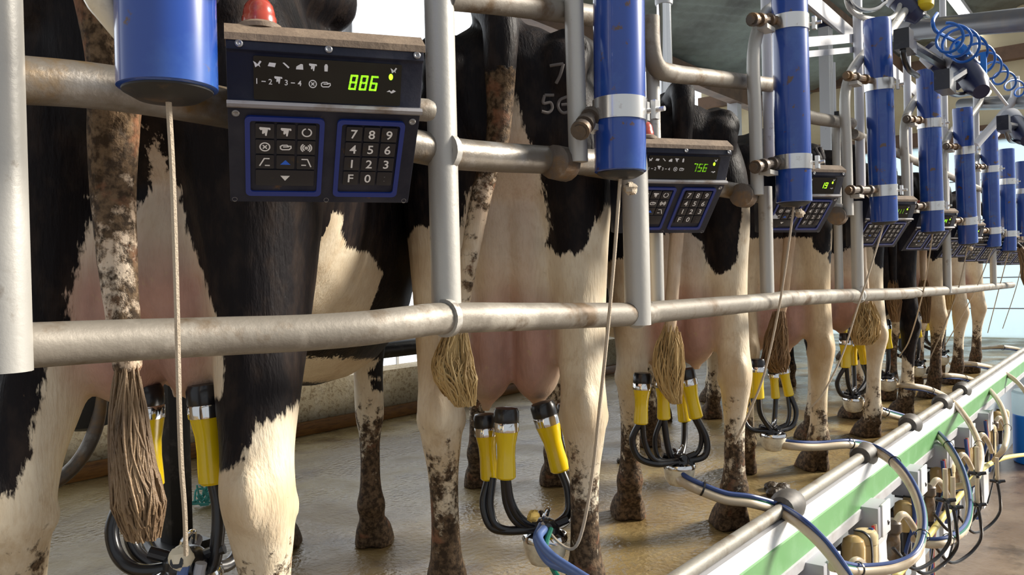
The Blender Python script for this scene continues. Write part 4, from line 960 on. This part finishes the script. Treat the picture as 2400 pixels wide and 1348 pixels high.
# hose of the second cluster: worn blue tubes in front
P2 = [cl(1275, 1240, 1.80), cl(1263, 1262, 1.76), cl(1290, 1300, 1.72), cl(1345, 1338, 1.66), cl(1420, 1385, 1.6), (1520, 1450, .95)]
O = Vector(at(*P2[0])); root = empty('milk_hose', tuple(O), 0, 'worn blue tubes leaving the claw under the branded cow at the bottom of the picture', 'milk hose', 'milk hoses over the kerb')
base = [Vector(at(*p))-O for p in P2]
MB().tube(catmull(base, 8), .0095, 12).build('blue_hose', pale_blue_h, root)
MB().tube(catmull([p+Vector((.02, .02, -.012*(i > 0)-.012*(i == 2))) for i, p in enumerate(base)], 8), .0095, 12).build('blue_hose', pale_blue_h, root)
MB().tube(catmull([p+Vector((.012, -.01, -.05*min(i, 2)/2)) for i, p in enumerate(base)], 8), .006, 8).build('green_hose', green_h, root)
MB().tube(catmull([p+Vector((-.03, 0, -.085)) for p in base[2:]], 8), .0125, 12).build('cream_hose', cream_h, root)
b1 = [Vector(atZ(x, y, 1.2)) for x, y in [(432, 1325), (428, 1360), (450, 1420), (560, 1520)]]; O = b1[0].copy()
root = empty('milk_hose', tuple(O), 0, 'short blue tubes below the clip of the nearest cluster, at the bottom edge', 'milk hose', 'milk hoses over the kerb')
MB().tube(catmull([p-O for p in b1], 6), .008, 10).build('blue_hose', pale_blue_h, root); MB().tube(catmull([p-O+Vector((.02, -.012, 0)) for p in b1], 6), .0085, 10).build('grey_blue_hose', boxgrey, root)
hose('cream and blue hose from the third cluster, running off the bottom edge', [cl(1586, 1116, 2.6), cl(1606, 1134, 2.56), (1645, 1152, 1.12), (1700, 1172, 1.06), (1760, 1180, 1.0), (1825, 1200, 0.94), (1885, 1240, 0.811), (1940, 1295, 0.738), (1985, 1360, 0.68), (2020, 1440, 0.651)], .0145, ties=(2, 5))
hose('cream and blue hose from the fourth cluster, looping into the pit below the green strip', [cl(1815, 1040, 3.25), (1860, 1047, 1.12), (1920, 1048, 1.05), (1990, 1043, 0.97), (2045, 1055, 0.92), (2095, 1088, 0.782), (2135, 1140, 0.695), (2158, 1200, 0.637), (2160, 1260, 0.608), (2140, 1308, 0.608), (2090, 1333, 0.651), (2010, 1340, 0.724), (1950, 1328, 0.768)], .0155, (.012, -.004, .016), ties=(3, 5, 8, 11))
hose('cream and blue hose from the fifth cluster, its loop hanging past the second white jar', [cl(2000, 950, 4.1), (2040, 955, 1.14), (2075, 970, 1.08), (2125, 985, 1.02), (2175, 1003, 0.95), (2222, 1048, 0.796), (2256, 1110, 0.71), (2272, 1180, 0.651), (2262, 1238, 0.622), (2222, 1270, 0.637), (2175, 1276, 0.695), (2140, 1262, 0.753)], .0155, (.006, -.002, .02), ties=(2, 5, 9))
hose('cream hose from the cluster of the black cow, bending over the kerb', [cl(2085, 905, 4.9), (2128, 904, 1.08), (2180, 913, 1.0), (2230, 940, 0.93), (2268, 985, 0.782), (2294, 1040, 0.695), (2298, 1090, 0.651), (2280, 1130, 0.666), (2235, 1142, 0.753)], .0155, (.010, -.002, -.018), ties=(2, 5))
hose('cream hose from the seventh cluster, bending over the kerb', [cl(2160, 883, 5.8), (2210, 880, 1.06), (2258, 884, 0.99), (2308, 905, 0.92), (2343, 945, 0.768), (2360, 1000, 0.695), (2354, 1048, 0.666), (2330, 1080, 0.724)], .0155, (.008, -.002, -.018), ties=(2, 5))
hose('cream hose from the eighth cluster, arching toward the right edge of the picture', [cl(2228, 851, 6.6), (2280, 853, 1.02), (2335, 866, 0.95), (2380, 892, 0.811), (2412, 935, 0.724), (2420, 990, 0.695)], .016, (.006, -.002, -.016), ties=(2,))
hose('farthest cream hose, beside the pale end wall', [cl(2300, 815, 7.6), (2350, 813, 1.04), (2395, 822, 0.95), (2430, 850, 0.796), (2445, 900, 0.724)], .016, (.006, -.002, -.016), ties=(1,))

# ------------------------------------------------------------------ milk meters, cabinets and cables under the kerb
MM = [(2030, 1290), (2141, 1203), (2218, 1118), (2276, 1060), (2318, 1022), (2350, 985)]
cab = [(1935, 1345), (2058, 1212), (2149, 1125), (2216, 1064), (2268, 1020), (2312, 985)]
Ym = .835
jar0 = None
LJ = ['nearest cream milk meter jar with an amber dome and black strap', 'second cream milk meter jar, seen through a loop of cream hose', 'third cream milk meter jar below the kerb', 'fourth cream milk meter jar below the kerb', 'fifth cream milk meter jar below the kerb', 'farthest cream milk meter jar in view']
for i, (px, py) in enumerate(MM):
    p = at(px, py, Ym)
    if jar0 is None:
        r = jar0 = empty('milk_meter', tuple(p))
        MB().lathe([(.030, -.16), (.038, -.155), (.040, .0), (.040, .028)], (0, 0, 0), (0, 0, 1), 26).build('jar_body', jar_m, r)
        MB().lathe([(.042, .030), (.0425, .036), (.042, .060), (.034, .074), (.015, .078)], (0, 0, 0), (0, 0, 1), 26).build('jar_lid', jar_m, r)
        MB().lathe([(.040, -.055), (.041, .035), (.035, .058), (.020, .070), (.006, .073)], (-.085, .02, .0), (0, 0, 1), 24).build('amber_dome', amber, r)
        MB().lathe([(.030, -.15), (.034, -.06), (.034, -.05)], (-.085, .02, .0), (0, 0, 1), 20).build('meter_base', blackrub, r)
        MB().tube(catmull([(-.045, -.03, -.16), (-.045, -.032, .03), (-.042, -.01, .075), (-.04, .03, .08)], 5), .008, 8, flat=.5).build('strap', blackrub, r)
        MB().box((-.04, .065, -.03), (.12, .03, .10)).build('wall_bracket', blackst, r)
        MB().tube(catmull([(-.10, -.02, -.055), (-.13, -.03, -.09), (-.14, -.02, -.20)], 5), .007, 8).build('outlet_hose', blue_h, r)
    else: r = dup(jar0); r.location = tuple(p)
    tag(r, LJ[i], 'milk meter', 'milk meters under the kerb')
for i, (px, py) in enumerate(cab):
    p = at(px, py, .835)
    r = empty('junction_cabinet', tuple(p), 0, ['nearest grey cabinet with a white front, cut by the bottom edge of the picture', 'second grey cabinet hung below the green strip', 'third grey cabinet hung below the green strip', 'fourth grey cabinet hung below the green strip', 'fifth grey cabinet hung below the green strip', 'farthest grey cabinet hung below the green strip'][i], 'cabinet', 'cabinets under the kerb')
    MB().box((-.02, .03, 0), (.15, .11, .115)).build('cabinet_body', boxgrey, r, bevel=.004)
    MB().box((.0, -.027, .002), (.115, .008, .122)).build('cabinet_front', white_p, r, bevel=.002)
    mb = MB(); mb.tube(catmull([(.012, -.0325, -.01), (.02, -.0325, -.028), (.035, -.0325, -.02)], 4), .0018, 6); mb.build('front_mark', dark_cap, r)
    MB().box((-.02, .03, -.064), (.12, .09, .012)).build('cable_gland_strip', blackrub, r)
    X = p[0]
    q = empty('cable_bundle', (X-.16, .82, -.10), 0, 'red and blue cables dropping beside the '+['nearest', 'second', 'third', 'fourth', 'fifth', 'farthest'][i]+' grey cabinet', 'cable', 'cable bundles under the kerb')
    for nm, m, dx, r_ in (('blue_cable', blue_h, 0, .009), ('red_cable', red_h, .03, .006), ('white_tube', cream_h, .055, .007)):
        MB().tube(catmull([(dx, 0, -.01), (dx-.02, -.01, -.14), (dx-.03, .02, -.26), (dx-.02, .05, -.42), (dx-.03, .05, -.62)], 6), r_, 8).build(nm, m, q)
    v = empty('pulsator_valve', (X+.14, .815, -.21), 0, 'dark valve with a cream elbow hose beside the '+['nearest', 'second', 'third', 'fourth', 'fifth', 'farthest'][i]+' grey cabinet', 'valve', 'valves under the kerb')
    MB().lathe([(.016, -.11), (.024, -.10), (.026, -.03), (.02, .0), (.03, .01), (.03, .045), (.018, .06)], (0, 0, 0), (0, 0, 1), 16).build('valve_body', rusty, v)
    MB().lathe([(.018, -.13), (.020, -.12), (.020, .02), (.01, .03)], (.065, .01, -.02), (0, 0, 1), 14).build('valve_cylinder', blackrub, v)
    MB().tube(catmull([(-.005, -.01, .05), (.02, -.025, .075), (.06, -.035, .06), (.12, -.05, .0), (.17, -.055, -.05)], 6), .0135, 12).build('elbow_hose', cream_h, v)
    MB().tube(catmull([(.065, .01, -.14), (.06, 0, -.24), (.075, .02, -.36), (.05, .05, -.5)], 5), .006, 8).build('black_cable', blackrub, v)
    MB().box((.12, .075, -.30), (.20, .02, .46)).build('backing_plate', white_p, v)
yh = [Vector(at(x, y, Y)) for x, y, Y in [(2080, 1375, .76), (2150, 1292, .76), (2195, 1232, .76), (2245, 1168, .76), (2288, 1112, .76), (2335, 1080, .75), (2385, 1068, .73), (2440, 1066, .70)]]
yh += [yh[-1]+Vector((.35, .0, -.12)), yh[-1]+Vector((.8, -.02, 0))]; yh[-1].z = yh[-2].z-.25
o = MB().tube(catmull(yh, 8), .014, 12).build('yellow_hose', pale_yellow); tag(o, 'pale yellow hose lying along the bottom of the pit', 'hose')
for i, (px, py) in enumerate([(2234, 1172), (2291, 1168), (2337, 1115), (2290, 1095), (2216, 1155)]):
    p = at(px, py, .62); r = empty('wash_jetter', tuple(p), 0, ['cream wash rod with a black star above the yellow hose', 'cream wash rod with a black star hanging beside the fifth hose loop', 'outermost cream wash rod with its cable drooping over the pit', 'upper cream wash rod beside the sixth hose loop', 'short wash rod behind the yellow hose'][i], 'wash rod', 'wash rods in the pit')
    MB().tube([(0, 0, .09), (0, 0, -.02)], .009, 10).build('rod', cream_h, r)
    mb = MB()
    for a in range(4):
        d = Vector((math.cos(a*1.571+.4), math.sin(a*1.571+.4), 0)); mb.tube([Vector((0, 0, -.03)), Vector((0, 0, -.025))+d*.035], [.010, .007], 8)
    mb.build('star_clamp', blackrub, r)
    MB().tube(catmull([(0, 0, -.03), (.01, -.01, -.12), (.05, 0, -.20), (.0, .04, -.26), (-.12, .09, -.27), (-.2, .14, -.18)], 6), .007, 8).build('cable', blackrub, r)
b = atz(2440, 1085, -.9); t = empty('blue_drum', (b[0], b[1], -.9), 0, 'pale drum with blue side at the right edge of the pit', 'drum')
MB().lathe([(.2, 0), (.21, .01), (.21, .42), (.2, .43)], (0, 0, 0), (0, 0, 1), 28).build('drum_body', bright_blue, t); MB().lathe([(.212, .43), (.215, .44), (.215, .62), (.2, .64)], (0, 0, 0), (0, 0, 1), 28).build('drum_top', palewall, t)

# ------------------------------------------------------------------ dung on the platform
for i, (px, py, s) in enumerate([(1818, 1155, .05), (1855, 1000, .03), (1900, 1180, .0), (1530, 1080, .02), (1330, 1117, .015), (1450, 1085, .012)]):
    if not s: continue
    p = atz(px, py, 0); mb = MB()
    for k in range(5): mb.blob((p[0]+random.uniform(-s, s), p[1]+random.uniform(-s, s)*.7, .008), (s*.8, s*.6, .008+s*.25), 12, 7, .15)
    tag(mb.build('dung_pat', dung_m), ['lump of dung beside the foot of the third cow, near the kerb', 'small lump of dung behind the fourth cluster', '', 'speck of dung under the third cow', 'speck of dung beyond the cups of the branded cow', 'speck of dung between the second and third cows'][i], 'dung')

# ------------------------------------------------------------------ overhead: cross pipes, air line, valves, lights
def pipe2(p, q, r, name, m, lab, cat, Yp, Yq, extra=None):
    a, b = Vector(at(*p, Yp)), Vector(at(*q, Yq)); b.z = b.z
    return tag(MB().tube([a, b], r, 18).build(name, m), lab, cat)
def xpipe(px, py, X, r, lab, z=None):
    a = Vector(atX(px, py, X)); o = MB().tube([(X, a.y, a.z), (X, -2.5, a.z-.0)], r, 20).build('vacuum_pipe', gray_pvc); return tag(o, lab, 'pipe'), a
# pipe crossing the pit above the fourth cylinder: X such that it climbs gently to the right
A = Vector(at(2080, 76, 1.05)); Bq = Vector(at(2420, 44, .35))
tag(MB().tube([A+(A-Bq)*.3, A, Bq, Bq+(Bq-A)*4], .047, 20).build('vacuum_pipe', gray_pvc), 'thick grey pipe crossing the top right corner', 'pipe')
d_ = (Bq-A).normalized(); c = A.lerp(Bq, .20)
tag(MB().ring(c, d_, .046, .052, .13, 24).build('pipe_sleeve', flange_m), 'light grey sleeve around the thick pipe at the top right', 'sleeve')
A2 = Vector(at(2255, 245, 1.1)); B2 = Vector(at(2430, 236, .5))
tag(MB().tube([A2, B2, B2+(B2-A2)*4], .045, 16).build('vacuum_pipe', gray_pvc), 'second grey cross pipe, behind the coiled blue air line', 'pipe')
# fluorescent batten / bright strip along the shed
def strip(p, q, Y, w, m, name, lab, cat, kind=None):
    a, b = Vector(at(*p, Y)), Vector(at(*q, Y)); z = (a.z+b.z)/2
    r = empty(name, (0, 0, 0), 0, lab, cat)
    MB().box(((a.x+b.x)/2, Y, z+.02), (abs(b.x-a.x), w, .05)).build('batten_body', white_st, r)
    for f in (.15, .85): xx = a.x+(b.x-a.x)*f; MB().tube([(xx, Y, z+.04), (xx, Y, roof_z(xx, Y)+.02)], .006, 8).build('hanging_rod', galv2, r)
    MB().box(((a.x+b.x)/2, Y, z-.012), (abs(b.x-a.x), w*.8, .02)).build('diffuser', m, r)
zl = atY = None
sl = at(2240, 0, 1.6)
strip((2225, -25), (2420, 252), 1.6, .11, lamp_m, 'light_batten', 'long white light batten running along the shed below the roof', 'light')
strip((2190, -45), (2222, 10), 1.95, .09, white_st, 'cable_tray', 'pale cable tray above the thick grey pipe', 'tray')
# steel roof posts seen between the cylinders
for (px, Y, r, m, lab, y1) in ((1557, 1.75, .034, chrome, 'shiny steel tube with a white cap beside the second blue cylinder', 158),):
    p = at(px, 60, Y); b = at(px, 330, Y); t = empty('steel_tube', (p[0], Y, b[2]), 0, lab, 'tube')
    MB().tube([(0, 0, 0), (0, 0, at(px, 12, Y)[2]-b[2])], r, 20).build('tube_body', m, t)
    z = at(px, 12, Y)[2]-b[2]; MB().lathe([(r*1.15, 0), (r*1.2, .01), (r*1.2, .05), (r*1.05, .06), (r*1.05, .5)], (0, 0, z), (0, 0, 1), 20).build('tube_cap', white_st, t)
p = at(1936, 150, 2.6); t = empty('milk_column', (p[0], 2.6, 1.0), 0, 'white grooved column with a blue cap, far behind the third cylinder', 'column')
zt_ = at(1936, 68, 2.6)[2]-1.0; mb = MB()
for dx in (-.05, 0, .05): mb.box((dx, 0, zt_/2), (.042, .10, zt_))
mb.build('column_body', white_st, t); MB().lathe([(.07, 0), (.075, .02), (.06, .07), (.05, .11)], (0, 0, zt_), (0, 0, 1), 18).build('column_cap', navy_cyl, t)
MB().tube([(.15, -.02, .0), (.15, -.02, zt_*.86)], .03, 12).build('side_pipe', white_st, t); MB().box((.15, -.06, zt_*.62), (.09, .05, .09)).build('black_valve', blackrub, t); MB().box((.17, -.06, zt_*.55), (.09, .05, .03)).build('yellow_lever', yellow_p, t)
# valve units on the diagonal arms
def valve_unit(p, q, Y, lab, hosep):
    a, b = Vector(at(*p, Y)), Vector(at(*q, Y-.12)); r = empty('valve_unit', tuple(a), 0, lab, 'valve', 'navy valve units under the roof'); v = b-a; ax = v.normalized(); L = v.length
    MB().lathe([(.03, -.02), (.046, 0), (.048, L*.8), (.04, L*.86), (.03, L)], (0, 0, 0), ax, 22).build('valve_body', navy_cyl, r)
    MB().lathe([(.049, 0), (.052, .005), (.052, L*.28), (.049, L*.3)], (0, 0, 0), ax, 22).build('pale_collar', boxgrey, r)
    MB().box(ax*L*.5+Vector((.03, -.05, .02)), (.02, .02, .11), ).build('blue_strip', bright_blue, r)
    c = Vector(at(*hosep[0], Y-.05))-a
    mb = MB().box(c, (.07, .05, .07)); mb.box(c+Vector((.06, 0, -.012)), (.07, .045, .045)); mb.tube([c+Vector((.05, 0, 0)), ax*L*.45], .02, 8); mb.build('solenoid', blackrub, r)
    pp = [Vector(at(*h, Y-.05))-a for h in hosep]; MB().tube(catmull(pp, 7), .010, 10).build('drop_hose', blackrub, r)
valve_unit((2178, 118), (2260, 200), .72, 'navy valve unit with a black solenoid, above the fifth blue cylinder', [(2118, 95), (2117, 125), (2128, 160), (2150, 178)])
valve_unit((2240, 128), (2300, 215), .62, 'navy valve unit under the blue blow gun', [(2212, 190), (2216, 208), (2240, 222), (2275, 218)])
valve_unit((2085, -20), (2155, 45), .95, 'navy valve unit at the top edge, above the thick grey pipe', [(2150, 12), (2156, 20), (2160, 30), (2175, 40)])
valve_unit((2368, 275), (2408, 330), .6, 'navy valve unit at the right edge of the picture', [(2352, 290), (2358, 310), (2368, 330), (2385, 332)])
# coiled blue air line and blow gun
Ya = .55
ctr = [Vector(at(x, y, Ya)) for x, y in [(2218, 85), (2255, 105), (2300, 140), (2345, 178), (2395, 215), (2430, 245)]]
cc = catmull(ctr, 60); n = len(cc); ax = (ctr[-1]-ctr[0]).normalized(); x_ = ax.cross(Vector((0, 1, 0))).normalized(); y_ = ax.cross(x_)
hel = [Vector(cc[i])+(x_*math.cos(i*2*math.pi*11/n)+y_*math.sin(i*2*math.pi*11/n))*(.045+.012*math.sin(i*.02)) for i in range(n)]
r = empty('coiled_air_line', tuple(ctr[0]), 0, 'coiled blue air line hanging at the top right', 'air line')
MB().tube([h-ctr[0] for h in hel], .0052, 7).build('coil', airblue, r)
st_ = [Vector(at(x, y, .6))-ctr[0] for x, y in [(2196, 32), (2186, 50), (2193, 72), (2215, 85), (2245, 100)]]
MB().tube(catmull(st_, 6), .007, 8).build('straight_end', airblue, r)
a, b = Vector(at(2243, 100, .595)), Vector(at(2300, 170, .53)); g = empty('blow_gun', tuple(a), 0, 'bright blue air blow gun hanging in front of the coiled line', 'blow gun'); v = b-a; axg = v.normalized()
MB().lathe([(.010, 0), (.016, .01), (.019, .05), (.017, .12), (.021, v.length*.75), (.012, v.length)], (0, 0, 0), axg, 18).build('gun_body', bright_blue, g)
MB().tube(catmull([v*.25+Vector((-.012, -.01, -.028)), v*.55+Vector((-.016, -.01, -.04)), v*.9+Vector((-.012, -.01, -.03))], 5), .009, 8).build('trigger', bright_blue, g)
MB().tube([v, v+axg*.19+Vector((0, 0, -.005))], .006, 8).build('nozzle', white_st, g)
# hooked pale pipe at the right
hp = [Vector(at(x, y, Y)) for x, y, Y in [(2378, 180, .62), (2380, 215, .62), (2372, 238, .64), (2340, 280, .70), (2285, 342, .8)]]
tag(MB().tube(catmull(hp, 7), .024, 12).build('bent_pipe', white_st), 'bright bent pipe in front of the seventh blue cylinder', 'pipe')
# loops of hose above the fourth cylinder
lo1 = [Vector(at(x, y, .9)) for x, y in [(1984, -420), (1984, -200), (1985, -30), (1988, 10), (2005, 32), (2040, 45), (2080, 45), (2102, 30), (2112, 0), (2115, -30), (2116, -200), (2116, -420)]]
lo2 = [Vector(at(x, y, .86)) for x, y in [(1976, -420), (1978, -200), (1982, -30), (1990, 0), (2010, 20), (2040, 24), (2065, 12), (2080, -20), (2086, -200), (2086, -420)]]
tag(MB().tube(catmull(lo1, 7), .011, 10).build('hanging_hose', galv2), 'grey hose loop hanging just above the fourth blue cylinder', 'hose')
tag(MB().tube(catmull(lo2, 7), .009, 10).build('hanging_hose', blackrub), 'black hose loop at the top edge above the fourth blue cylinder', 'hose')
yb = at(2170, 2, .8); tag(MB().lathe([(.02, -.04), (.035, -.03), (.035, .05), (.02, .06)], tuple(yb), (.3, 0, 1), 16).build('yellow_valve_cap', yellow_p), 'yellow cap at the top edge beside the thick grey pipe', 'cap')
